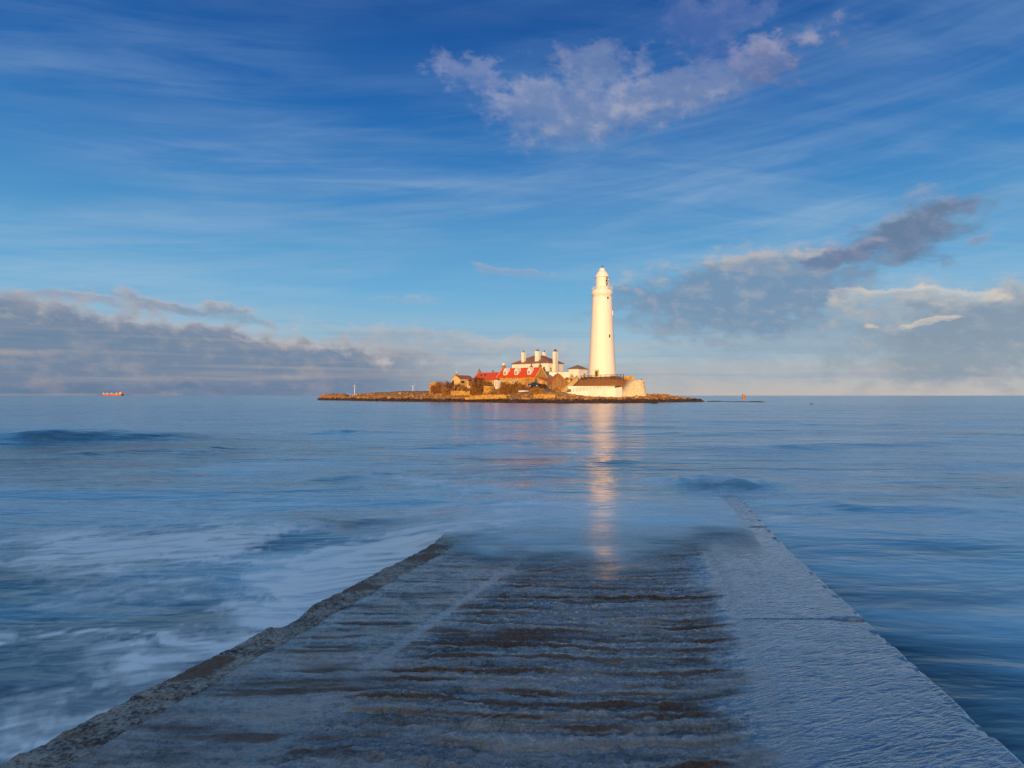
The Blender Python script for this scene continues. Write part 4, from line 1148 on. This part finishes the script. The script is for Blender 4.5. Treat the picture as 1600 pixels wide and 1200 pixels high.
def lean_to():
    Y = 203.0; X, _, zb = at(850, 604.5, Y); k = FPX / Y
    root = empty('orange_roofed_shed', (X, Y, zb), R(TH), 'yellow stone lean-to with orange tiled roof at the cottage gable', 'shed')
    L = 12 / k / c39; W = 4.6
    zf = (604.5 - 592.0) / k; zbk = zf + 0.55
    MB().hexa([(-L, 0), (0, 0), (0, W), (-L, W)], -1.2, [zf + 0.5, zf - 0.6, zf - 0.9, zf + 0.45]).build('wall', M['yellow_stone'], root)
    MB().hexa([(-L - 0.15, -0.2), (0.2, -0.2), (0.2, W + 0.2), (-L - 0.15, W + 0.2)], [zf + 0.5, zf - 0.62, zf - 0.92, zf + 0.45],
              [zf + 0.68, zf - 0.44, zf - 0.74, zf + 0.63]).build('roof', M['orange_tile'], root)
    MB().box(-1.7, -0.7, -0.05, 0.1, 0.1, 1.9).build('door', M['cream'], root)
    window(root, 0, 0.8, 0.7, 0.8, y=1.2, face='right', mat='white')
lean_to()

def stone_barn():
    Y = 200.0; X, _, zb = at(862.5, 612, Y); k = FPX / Y
    root = empty('stone_barn', (X, Y, zb), R(-68), 'brown stone barn with orange tiled roof standing left of the steps', 'barn')
    cc, ss = math.cos(R(68)), math.sin(R(68))
    W = 25 / k / ss; L = 5.5 / k / cc
    ze = (612 - 597.0) / k; zr = (612 - 585.0) / k * 1.01
    gable_walls(-L, 0, 0, W, -1.5, ze, zr).build('wall', M['dark_stone'], root)
    gable_roof(-L, 0, 0, W, ze, zr, 0.1, 0.14).build('roof', M['orange_tile'], root)
    MB().box(-L / 2 - 0.2, -L / 2 + 0.2, W / 2 - 0.2, W / 2 + 0.2, zr - 0.1, zr + 0.6).build('finial', M['dark_stone'], root)
    window(root, -L / 2, 1.0, 0.8, 0.9, mat='cream')
stone_barn()

def white_lodge():
    Y = 209.0; X, _, zb = at(904, 590.5, Y); k = FPX / Y
    root = empty('white_lodge', (X, Y, zb), R(TH), 'small square white lodge with brown pyramid roof beside the tower', 'lodge')
    L = 14.5 / k / c39; W = 15.5 / k / s39
    ze = (590.5 - 575.8) / k; zr = (590.5 - 569.4) / k
    MB().box(-L, 0, 0, W, -1, ze - 0.16).build('wall', M['white'], root)
    hip_roof(-L, 0, 0, W, ze, zr, -L / 2, -L / 2, 0.4).build('roof', M['brown_slate'], root)
    window(root, 0, ze - 2.9, 1.3, 1.5, y=3.4, face='right')
white_lodge()

def stone_hut():
    Y = 203.5; X, _, zb = at(765.2, 615, Y); k = FPX / Y
    root = empty('stone_hut', (X, Y, zb), R(-39), 'small flat-roofed yellow stone hut among the brown bushes', 'hut')
    L = 10 / k / c39; W = 6.3 / k / s39; h = (615 - 604) / k
    MB().box(-L, 0, 0, W, -1, h).build('wall', M['yellow_stone'], root)
    MB().box(-L - 0.08, 0.08, -0.08, W + 0.08, h + 0.002, h + 0.14).build('roof', M['cream'], root)
    MB().box(-1.25, -0.9, -0.03, 0.1, h - 1.15, h - 0.85).build('opening', M['glass'], root)
    MB().box(-0.1, 0.03, 1.0, 1.35, h - 1.15, h - 0.85).build('opening', M['glass'], root)
stone_hut()

# rough walls: a strip displaced into rubble
def rubble_wall(name, pts, thick, mat, label, cat='wall', seed=1, amp=0.12, group=None, dens=3.0, closed=False):
    """pts: list of (x, y, z_low, z_high)"""
    rnd = random.Random(seed)
    mb = MB(); P = []
    for (a, b_) in zip(pts, pts[1:]):
        n = max(1, int(math.hypot(b_[0] - a[0], b_[1] - a[1]) * dens))
        for i in range(n): P.append([a[j] + (b_[j] - a[j]) * i / n for j in range(4)])
    P.append(list(pts[-1]))
    nz = 5
    rows = []
    for i, p in enumerate(P):
        q = P[min(i + 1, len(P) - 1)]; o = P[max(i - 1, 0)]
        dx, dy = q[0] - o[0], q[1] - o[1]; l = math.hypot(dx, dy) or 1; nx, ny = dy / l, -dx / l
        zt_ = p[3] + rnd.uniform(-amp, amp) * 1.2
        ring = []
        for j in range(nz + 1):
            t = j / nz; off = thick / 2 + rnd.uniform(-amp, amp)
            ring.append((p[0] + nx * off, p[1] + ny * off, p[2] + (zt_ - p[2]) * t))
        for j in range(nz, -1, -1):
            t = j / nz; ring.append((p[0] - nx * thick / 2, p[1] - ny * thick / 2, p[2] + (zt_ - p[2]) * t))
        rows.append(ring)
    i0 = len(mb.v); m = len(rows[0])
    for r_ in rows: mb.v += r_
    for i in range(len(rows) - 1):
        for j in range(m - 1):
            mb.f.append((i0 + i * m + j, i0 + (i + 1) * m + j, i0 + (i + 1) * m + j + 1, i0 + i * m + j + 1)); mb.sm.append(False)
    mb.f.append(tuple(i0 + j for j in range(m))); mb.f.append(tuple(i0 + (len(rows) - 1) * m + j for j in reversed(range(m)))); mb.sm += [False, False]
    o = mb.build(name, mat); tag(o, label, cat, group)
    return o
def W_(px, lo, hi, Y):
    return (*at(px, lo, Y)[:2], at(px, lo, Y)[2], at(px, hi, Y)[2])

# ruin at the left end
rubble_wall('ruined_wall', [W_(672.5, 615, 598.5, 219), W_(679, 615, 597.5, 217), W_(687, 615, 600, 216)], 1.0, M['yellow_stone'],
            'broken yellow stone wall standing at the far left end of the buildings', seed=3)
rubble_wall('garden_wall', [W_(706, 618, 611, 205), W_(722, 618, 610.5, 203), W_(735, 618, 612, 202)], 0.8, M['yellow_stone'],
            'low tumbled stone wall under the bushes below the beige building', seed=4, amp=0.2)
rubble_wall('sea_wall', [W_(728, 624.5, 620.5, 192), W_(745, 624, 618, 191), W_(765, 623.5, 616.8, 190), W_(792, 622.5, 616.6, 189)], 0.8, M['yellow_stone'],
            'low yellow sea wall along the shore left of centre, below the hut', seed=5)
rubble_wall('sea_wall', [W_(834, 624, 616.5, 181), W_(850, 624, 615.6, 180.6), W_(868, 624, 616.2, 180)], 0.9, M['yellow_stone'],
            'thick low sea wall on the shore below the parked car', seed=6)
rubble_wall('sea_wall', [W_(869.5, 624.5, 617.4, 180), W_(884, 625, 618.2, 180), W_(897, 625, 619.6, 180.5)], 0.9, M['dark_stone'],
            'broken brown sea wall on the shore below the steps', seed=7, amp=0.2)
rubble_wall('yard_wall', [W_(820, 606, 591.5, 203), W_(837, 605, 590.5, 202.2)], 0.5, M['dark_stone'],
            'brown stone yard wall in front of the right end of the cottage', seed=8, amp=0.05)
rubble_wall('terrace_wall', [W_(973, 597, 588.2, 213), W_(989.5, 597, 587.6, 213)], 0.6, M['yellow_stone'],
            'short orange-yellow terrace wall right of the tower base', seed=9, amp=0.05)

# white retaining wall and its outer parapet
def white_walls():
    a = at(888, 603.3, 200.2); b_ = at(966, 603.3, 201.6)
    root = empty('white_retaining_wall', (a[0], a[1], 0.8), 0, 'straight white retaining wall at the foot of the brown grass bank', 'wall')
    dx, dy = b_[0] - a[0], b_[1] - a[1]
    MB().hexa([(0, 0), (dx, dy), (dx, dy + 0.7), (0, 0.7)], 0.0, a[2] - 0.8).build('wall', M['white'], root)
    pts = [(883, 614.3, 613.6, 197.5), (895, 617, 611.9, 196.5), (910, 619.5, 610.6, 196), (930, 621.5, 609.0, 196), (962, 622.5, 606.0, 196), (972, 622.5, 604.6, 197)]
    r2 = empty('white_parapet_wall', (0, 0, 0), 0, 'brilliant white outer wall rising from left to right below the bank', 'wall')
    P = [at(p[0], p[1], p[3]) + (at(p[0], p[2], p[3])[2],) for p in pts]
    o = P[0]; r2.location = (o[0], o[1], o[2])
    m = MB()
    for q, w in zip(P, P[1:]):
        m.hexa([(q[0] - o[0], q[1] - o[1]), (w[0] - o[0], w[1] - o[1]), (w[0] - o[0], w[1] - o[1] + 0.5), (q[0] - o[0], q[1] - o[1] + 0.5)],
               [q[2] - o[2] - 0.8, w[2] - o[2] - 0.8, w[2] - o[2] - 0.8, q[2] - o[2] - 0.8], [q[3] - o[2], w[3] - o[2], w[3] - o[2], q[3] - o[2]])
    m.build('wall', M['white'], r2)
    # thin railing on the ramp behind the parapet
    rr = empty('ramp_railing', at(896, 611.5, 198), 0, 'thin pale railing climbing along the ramp in front of the white wall', 'railing')
    o = rr.location.copy(); prev = None
    for i in range(13):
        px = 896 + i * 5.4; lo = at(px, 611.8 - i * 0.43, 198); hi = at(px, 606.6 - i * 0.40, 198)
        MB().rod(Vector(lo) - o, Vector(hi) - o, 0.045, n=5).build('post', M['cream'], rr)
        if prev: MB().rod(Vector(prev) - o, Vector(hi) - o, 0.04, n=4).build('rail', M['cream'], rr)
        prev = hi
white_walls()

# pale stone bastion
def bastion():
    Yf = 198.0
    bl, br = at(960, 621.5, Yf), at(1014.5, 620.5, Yf)
    tl, tr = at(987.5, 594.2, Yf + 4.0), at(1008, 594.0, Yf + 4.0)
    bk = 15.0
    root = empty('stone_bastion', (bl[0], Yf, bl[2]), 0, 'massive pale limewashed stone bastion with sloping sides right of the white wall', 'bastion')
    n, mz = 44, 26
    def ring(t):
        # outline at height fraction t, going left-back, left-front, right-front, right-back
        zl = bl[2] + (tl[2] - bl[2]) * t
        lx = bl[0] + (tl[0] - bl[0]) * (t ** 0.85); rx = br[0] + (tr[0] - br[0]) * t
        yf = Yf + 4.0 * t; yb = Yf + bk - 1.5 * t
        return lx, rx, yf, yb, zl
    X = np.zeros((mz, n)); Yy = X.copy(); Z = X.copy()
    for j in range(mz):
        lx, rx, yf, yb, zl = ring(j / (mz - 1))
        rc = 2.2
        path = [(lx, yb), (lx, yf + rc), (lx + rc * 0.3, yf + rc * 0.3), (lx + rc, yf), (rx - rc, yf), (rx - rc * 0.3, yf + rc * 0.3), (rx, yf + rc), (rx, yb)]
        sg = [0.0]
        for p, q in zip(path, path[1:]): sg.append(sg[-1] + math.hypot(q[0] - p[0], q[1] - p[1]))
        s = np.linspace(0, sg[-1], n)
        X[j] = np.interp(s, sg, [p[0] for p in path]); Yy[j] = np.interp(s, sg, [p[1] for p in path]); Z[j] = zl
    dsp = 0.45 * fbm(X * 0.6 + Yy * 0.6, Z * 0.9, 501, 4, 0.6)
    Yy = Yy - dsp; X = X + dsp * 0.3
    X -= bl[0]; Yy -= Yf; Z -= bl[2]
    grid_mesh('wall', X, Yy, Z, M['whitewashed_rubble'], parent=root)
    lx, rx, yf, yb, zl = ring(1.0)
    MB().hexa([(lx - bl[0] + 0.4, yf - Yf + 0.5), (rx - bl[0] - 0.3, yf - Yf + 0.5), (rx - bl[0] - 0.3, yb - Yf), (lx - bl[0] + 0.4, yb - Yf)], zl - bl[2] - 0.5, zl - bl[2] + 0.05).build('top_slab', M['yellow_stone'], root)
    MB().rod((rx - bl[0] - 0.9, yf - Yf + 1.5, zl - bl[2]), (rx - bl[0] - 0.9, yf - Yf + 1.5, zl - bl[2] + 0.6), 0.1).build('mooring_post', M['metal_dark'], root)
bastion()

def steps():
    b0 = Vector(at(878.5, 614.0, 198.5)); t0 = Vector(at(903, 590.6, 203.0))
    d = t0 - b0; L = math.hypot(d.x, d.y); ang = math.atan2(d.y, d.x)
    root = empty('stone_steps', b0, ang, 'long straight flight of stone steps climbing right to the terrace', 'steps')
    w = 2.6; n = 26
    for i in range(n):
        z = d.z * (i + 1) / n
        MB().box(L * i / n, L * (i + 1) / n, 0.32, w - 0.32, z - 0.9, z).build('step', M['cream'], root)
    for y0, y1, nm in ((0, 0.3, 'parapet'), (w - 0.3, w, 'parapet')):
        MB().hexa([(-0.3, y0), (L, y0), (L, y1), (-0.3, y1)], [-1.2, d.z - 0.9, d.z - 0.9, -1.2], [0.75, d.z + 0.75, d.z + 0.75, 0.75]).build(nm, M['cream'], root)
        MB().hexa([(-0.4, y0 - 0.07), (L, y0 - 0.07), (L, y1 + 0.07), (-0.4, y1 + 0.07)], [0.755, d.z + 0.755, d.z + 0.755, 0.755], [0.88, d.z + 0.88, d.z + 0.88, 0.88]).build('coping', M['yellow_stone'], root)
steps()
# gate pier and small dark things at the head of the steps
def small_things():
    p = at(893, 592.5, 206.5)
    root = empty('gate_pier', p, 0, 'slim cream gate pier with flat dark cap at the head of the steps', 'pier')
    MB().box(-0.32, 0.32, -0.32, 0.32, -0.6, 1.35).build('shaft', M['cream'], root)
    MB().hexa([(-0.55, -0.55), (0.55, -0.55), (0.55, 0.55), (-0.55, 0.55)], 1.352, 1.55, top=[(-0.3, -0.3), (0.3, -0.3), (0.3, 0.3), (-0.3, 0.3)]).build('cap', M['slate'], root)
    p = at(892.6, 596.2, 203.5)
    root = empty('litter_bin', p, 0, 'small dark bin near the top of the stone steps', 'bin')
    MB().lathe([(0.26, 0), (0.32, 0.75), (0.34, 0.8)], 14).build('drum', M['door_green'], root)
    MB().lathe([(0.34, 0.802), (0.3, 0.95), (0.1, 1.0)], 14).build('lid', M['metal_dark'], root)
    # cabinet at the foot of the retaining wall
    p = at(889.6, 611.8, 198.8)
    root = empty('utility_cabinet', p, 0, 'dull green cabinet at the left foot of the white wall', 'cabinet')
    MB().box(-0.5, 0.5, 0, 0.5, -0.6, 0.68).build('body', M['door_green'], root)
    MB().box(-0.44, -0.02, -0.03, 0.0, 0.02, 0.6).build('door', M['door_green'], root); MB().box(0.02, 0.44, -0.03, 0.0, 0.02, 0.6).build('door', M['door_green'], root)
    MB().hexa([(-0.55, -0.06), (0.55, -0.06), (0.55, 0.55), (-0.55, 0.55)], 0.682, 0.76).build('lid', M['slate'], root)
    # dark hut on the wall's right end
    p = at(965.5, 604.8, 200.9)
    root = empty('dark_kiosk', p, 0, 'low dark flat box on the right end of the white wall', 'box')
    MB().box(-0.95, 0.95, 0, 0.9, -0.3, 0.55).build('body', M['timber'], root)
    MB().box(-1.02, 1.02, -0.06, 0.95, 0.552, 0.66).build('lid', M['slate'], root)
small_things()

def fence():
    xs = [907.7, 915.6, 923.4, 930.8, 938.6, 946.6, 955.4, 964.4, 969.2, 974.2]
    root = empty('terrace_fence', at(907.7, 594.6, 207.5), 0, 'dark timber post and rail fence along the top of the grass bank', 'fence')
    o = root.location.copy(); prev = None
    for i, px in enumerate(xs):
        t = (px - 907.7) / 66.5
        lo = Vector(at(px, 594.8 - 2.2 * t, 207.5)) - o; hi = Vector(at(px, 587.2 - 2.0 * math.sin(min(1, t * 1.1) * 1.4), 207.5)) - o
        MB().rod(lo - Vector((0, 0, 0.5)), hi + Vector((0, 0, 0.08)), 0.09 if i < 7 else 0.13, n=4).build('post', M['timber'], root)
        if prev:
            for f_ in ((0.0, 0.5) if i < 7 else (0.0, 0.33, 0.66)):
                a = prev[1].lerp(prev[0], f_); b_ = hi.lerp(lo, f_)
                MB().rod(a + Vector((0, -0.08, 0)), b_ + Vector((0, -0.08, 0)), 0.085, n=4).build('rail', M['timber'], root)
        prev = (lo, hi)
fence()

def copy_tree(o, parent=None):
    c = o.copy(); col.objects.link(c); c.parent = parent
    for ch in list(o.children): copy_tree(ch, c)
    return c
def picnic():
    root = empty('picnic_table', (0, 0, 0), 0, 'x', 'picnic table', 'picnic tables on the terrace')
    MB().box(-0.95, 0.95, -0.38, 0.38, 0.70, 0.78).build('table_top', M['timber'], root)
    for s in (-1, 1):
        MB().box(-0.95, 0.95, s * 0.75 - 0.15, s * 0.75 + 0.15, 0.42, 0.49).build('bench', M['timber'], root)
        l = MB()
        l.rod((s * 0.7, -0.7, 0), (s * 0.7, -0.2, 0.7), 0.05, n=4); l.rod((s * 0.7, 0.7, 0), (s * 0.7, 0.2, 0.7), 0.05, n=4); l.rod((s * 0.7, -0.75, 0.4), (s * 0.7, 0.75, 0.4), 0.045, n=4)
        l.build('leg_frame', M['timber'], root)
    labels = ['picnic table at the left end of the terrace fence, below the lodge window',
              'picnic table on the terrace left of the lighthouse door',
              'picnic table on the terrace right of the tower centre, near the fence end']
    for i, (px, py, Y, rz) in enumerate(((911.5, 593.2, 209.2, 5), (922.5, 592.2, 210.6, 30), (957, 590.8, 210.0, -10))):
        o = root if i == 0 else copy_tree(root)
        o.location = at(px, py, Y); o.rotation_euler = (0, 0, R(rz)); o['label'] = labels[i]
picnic()

def car():
    root = empty('parked_car', at(835.5, 604.4, 199.5), R(-30), 'dark blue car parked by the yard wall at the cottage end', 'car')
    prof = [(-1.9, 0.35), (-1.95, 0.75), (-1.8, 0.95), (-1.1, 1.0), (-0.55, 1.42), (0.7, 1.45), (1.5, 1.0), (1.9, 0.85), (1.95, 0.5), (1.9, 0.35)]
    m = MB(); hw = 0.8
    A = [(x, -hw * (1 if z < 1.1 else 0.86), z) for x, z in prof]; B_ = [(x, hw * (1 if z < 1.1 else 0.86), z) for x, z in prof]
    m.face(A); m.face(B_[::-1])
    for i in range(len(prof)):
        j = (i + 1) % len(prof); m.face([A[j], A[i], B_[i], B_[j]])
    m.build('body', M['car_blue'], root)
    for s in (-1, 1):
        MB().face([(-0.95, s * 0.80, 1.05), (1.25, s * 0.80, 1.05), (0.65, s * 0.72, 1.38), (-0.5, s * 0.72, 1.38)][::s]).build('side_window', M['glass'], root)
        MB().box(-1.97, -1.9, s * 0.55 - 0.15, s * 0.55 + 0.15, 0.62, 0.8).build('headlight', M['white'], root)
        for x in (-1.2, 1.2):
            w = MB().rod((x, s * 0.66, 0.32), (x, s * 0.86, 0.32), 0.32, n=16).build('wheel', M['rubber'], root)
            MB().rod((x, s * 0.84, 0.32), (x, s * 0.875, 0.32), 0.18, n=10).build('rim', M['white'], w)
car()

def upturned_boat():
    root = empty('rowing_boat', at(818, 612.4, 194), R(12), 'pale upturned rowing boat lying at the foot of the big bush', 'boat')
    n = 12; m = MB(); rows = []
    for i in range(n + 1):
        t = i / n * 2 - 1; w = 0.75 * (1 - abs(t) ** 2.4) + 0.02
        rows.append([(t * 1.6, w * math.cos(a), 0.62 * (1 - 0.25 * abs(t)) * math.sin(a)) for a in np.linspace(0, math.pi, 9)])
    for r0, r1 in zip(rows, rows[1:]):
        for j in range(8): m.face([r0[j], r1[j], r1[j + 1], r0[j + 1]], True)
    m.build('hull', M['pale_hull'], root)
    MB().box(-1.5, 1.5, -0.04, 0.04, 0.56, 0.68).build('keel', M['timber'], root)
upturned_boat()

# ------------------------------------------------------------------ bushes
def leaf_mat(name, c1, c2, c3):
    m, nt, bs = mat_new(name)
    g = nt.node('ShaderNodeNewGeometry'); r = E(nt, g.outputs['Random Per Island'])
    n = nt.noise(E(nt, g.outputs['Position']), 0.9, 3, 0.6)
    c = nt.mix(r, c1, c2); c = nt.mix(nt.sstep(n, 0.45, 0.65), c, c3)
    nt.put(bs.inputs['Base Color'], c); bs.inputs['Roughness'].default_value = 0.85
    return m
M['twig_brown'] = leaf_mat('brown_twigs', (0.18, 0.075, 0.018), (0.38, 0.16, 0.035), (0.24, 0.14, 0.03))
M['twig_dark'] = leaf_mat('dark_twigs', (0.06, 0.03, 0.015), (0.13, 0.06, 0.025), (0.09, 0.06, 0.025))
M['twig_orange'] = leaf_mat('orange_twigs', (0.30, 0.13, 0.03), (0.45, 0.22, 0.06), (0.24, 0.16, 0.04))
def bush(px, ptop, pbot, wpx, Y, mat, label, seed, n=1700, upright=0.6, name='bush', depth=None):
    rnd = random.Random(seed)
    c = at(px, pbot, Y); k = FPX / Y; hw = wpx / 2 / k; h = (pbot - ptop) / k; hd = depth or min(hw, 2.6)
    root = empty(name, c, 0, label, 'bush', 'brown bushes and hedges on the island')
    m = MB()
    lobes = [(rnd.uniform(-0.75, 0.75), rnd.uniform(-0.5, 0.5), rnd.uniform(0.3, 0.5), rnd.uniform(0.35, 0.55)) for _ in range(9)]
    for i in range(n):
        lx, ly, lz, lr = lobes[rnd.randrange(9)]
        while True:
            a, b_, d = rnd.uniform(-1, 1), rnd.uniform(-1, 1), rnd.uniform(-1, 1)
            if 0.25 < a * a + b_ * b_ + d * d < 1: break
        x = max(-1.05, min(1.05, lx + a * lr * 0.8)) * hw; y = (ly + b_ * lr) * hd; z = max(0.0, lz + d * (lr + 0.1)) * h
        if rnd.random() < 0.35: z *= rnd.random()
        s = rnd.uniform(0.10, 0.26)
        if rnd.random() < upright:
            dx = rnd.uniform(-0.3, 0.3); u = Vector((dx, rnd.uniform(-.3, .3), 1)) * s * 2.6; v = Vector((rnd.uniform(-1, 1), rnd.uniform(-1, 1), 0.1)).normalized() * s * 0.35
        else:
            u = Vector((rnd.uniform(-1, 1), rnd.uniform(-1, 1), rnd.uniform(-1, 1))).normalized() * s; v = u.orthogonal().normalized() * s * 0.8
        p = Vector((x, y, z)); m.face([p - v, p + v, p + u])
    m.build('foliage', M[mat], root)
    st = MB()
    for i in range(7):
        x = rnd.uniform(-0.6, 0.6) * hw
        st.rod((x, 0, -0.6), (x + rnd.uniform(-0.5, 0.5), rnd.uniform(-0.5, 0.5), h * 0.7), 0.09, 0.03, n=5)
    st.build('stems', M['bark'], root)
bush(679, 601, 613, 15, 212, 'twig_brown', 'brown bush growing in front of the ruined wall', 11)
bush(693, 594, 614, 26, 213, 'twig_brown', 'tall rounded brown bush at the left end, left of the beige building', 12, 2600, 0.4)
bush(702, 596.5, 609, 14, 214.5, 'twig_dark', 'dark leafless shrub touching the left gable of the beige building', 13, 1200, 0.4)
bush(700, 605, 618, 22, 208, 'twig_orange', 'orange lit bush low on the bank at the left end', 14, 1500)
bush(712, 599, 614, 16, 210, 'twig_dark', 'dark bush right under the beige gable', 15, 1500, 0.4)
bush(722, 604, 617, 18, 207, 'twig_orange', 'pale orange bush below the wide window of the beige building', 16, 1500, 0.5)
bush(745, 590, 603, 26, 209, 'twig_dark', 'dark hedge against the left wall of the low red roofed house', 17, 2200, 0.4)
bush(745, 596, 618, 26, 203.5, 'twig_brown', 'tall brown hedge filling the bank left of the stone hut', 18, 3400, 0.85)
bush(760, 594, 606, 16, 206.5, 'twig_brown', 'brown shrub just above the roof of the stone hut', 19, 1300, 0.7)
bush(796, 599, 617.5, 34, 200, 'twig_brown', 'broad brown hedge below the left half of the dormer cottage', 20, 4200, 0.85)
bush(812, 598, 615.5, 24, 201, 'twig_brown', 'brown hedge below the right dormer, beside the yard wall', 21, 3000, 0.85)
bush(846, 600.5, 606, 14, 199, 'twig_dark', 'low dark shrub between the blue car and the barn', 22, 700, 0.4)
bush(768, 612, 619, 12, 200, 'twig_brown', 'small brown bush at the foot of the stone hut', 23, 700, 0.6)
bush(840, 607, 616, 30, 191, 'twig_orange', 'low orange scrub on the bank below the blue car', 24, 1600, 0.5)
bush(868, 606, 614, 14, 196.5, 'twig_orange', 'orange scrub at the foot of the barn and steps', 25, 900, 0.5)

# ------------------------------------------------------------------ far things
def marker():
    Y = 333.0; X = (1162 - 800) / FPX * Y
    root = empty('sea_marker', (X, Y, 0), 0, 'stubby orange marker standing in the sea far right of the island', 'marker')
    MB().lathe([(0.75, -1), (0.78, 0.25), (0.72, 0.4)], 16).build('base', M['orange'], root)
    MB().lathe([(0.72, 0.402), (0.70, 2.4), (0.78, 2.5), (0.78, 2.7), (0.6, 2.75)], 16).build('drum', M['orange'], root)
    MB().hexa([(0.15, -0.80), (0.42, -0.80), (0.42, -0.6), (0.15, -0.6)], 1.0, 1.9).build('hatch', M['timber'], root)
marker()

def turbine(px, hub, base, Y, rot, label, yaw):
    k = FPX / Y; X = (px - 800) / FPX * Y
    root = empty('wind_turbine', (X, Y, 0), R(yaw), label, 'wind turbine', 'wind turbines on the far horizon')
    h = CAM_H + (HOR - hub) / k
    MB().rod((0, 0, -2), (0, 0, h), 3.4, 2.2, n=12).build('tower', M['white'], root)
    nb = MB().box(-2, 2, -4, 7, h - 1.8, h + 2.2).build('nacelle', M['white'], root)
    MB().lathe([(2.0, -1), (1.4, 1), (0.2, 2)], 10).build('hub', M['white'], nb, loc=(0, -4.2, h))
    for i in range(3):
        a = R(rot + 120 * i); u = Vector((math.sin(a), 0, math.cos(a))); v = Vector((math.cos(a), 0, -math.sin(a)))
        Lb = 36; o = Vector((0, -5, h)); m = MB()
        m.hexa([(0, 0)] * 0 or [(-1.2, -.5), (1.2, -.5), (1.2, .5), (-1.2, .5)], 0, Lb, top=[(-.3, -.15), (.4, -.15), (.4, .15), (-.3, .15)])
        m.v = [tuple(o + v * q[0] + Vector((0, 1, 0)) * q[1] + u * q[2]) for q in m.v]
        m.build('blade', M['white'], root)
turbine(554, 602.5, 618, 6200, 10, 'white wind turbine on the horizon over the left rocks, the left one of two', 60)
turbine(645, 603.5, 618, 6600, 50, 'white wind turbine behind the ridge just left of the buildings, the right one of two', 20)

def ship():
    Y = 5600.0; k = FPX / Y; X0 = (160.5 - 800) / k; Lm = 31.5 / k
    root = empty('cargo_ship', (X0, Y, 0), 0, 'red hulled bulk carrier with white cranes on the left horizon', 'ship')
    def hull(x0, x1, zl, zh, beam, bow, name, mat):
        f = [(x0 + bow, -beam), (x1, -beam), (x1, beam), (x0 + bow, beam), (x0, 0)]
        MB().hexa(f, zl, zh).build(name, mat, root)
    hull(0, Lm * 0.955, -3, 13.5, 13, 12, 'hull', M['red_paint'])
    MB().box(Lm * 0.955 + 0.1, Lm, -12, 12, -3, 13.0).build('stern', M['navy'], root)
    MB().box(6, Lm * 0.84, -10, 10, 13.6, 16.0).build('hatch_covers', M['cream'], root)
    for f_ in (0.03, 0.235, 0.465, 0.70):
        x = Lm * f_
        cr = MB().box(x - 2, x + 2, -2, 2, 13.7, 27).build('crane', M['white'], root)
        MB().rod((x, -3, 25), (x - 16 if f_ > 0.1 else x + 10, -3, 19), 0.8, n=4).build('jib', M['white'], cr)
    s = MB().box(Lm * 0.855, Lm * 0.945, -11, 11, 13.6, 28).box(Lm * 0.87, Lm * 0.94, -9, 9, 28.1, 33)
    so = s.build('bridge', M['cream'], root)
    MB().box(Lm * 0.853, Lm * 0.855 - 0.02, -10, 10, 29, 31).build('bridge_window', M['glass'], so)
    MB().hexa([(Lm * 0.947, -3), (Lm * 0.975, -3), (Lm * 0.975, 3), (Lm * 0.947, 3)], 13.2, 34).build('funnel', M['orange'], root)
    MB().rod((Lm * 0.93, 0, 33), (Lm * 0.945, 0, 41), 0.6, n=5).build('mast', M['cream'], root)
ship()
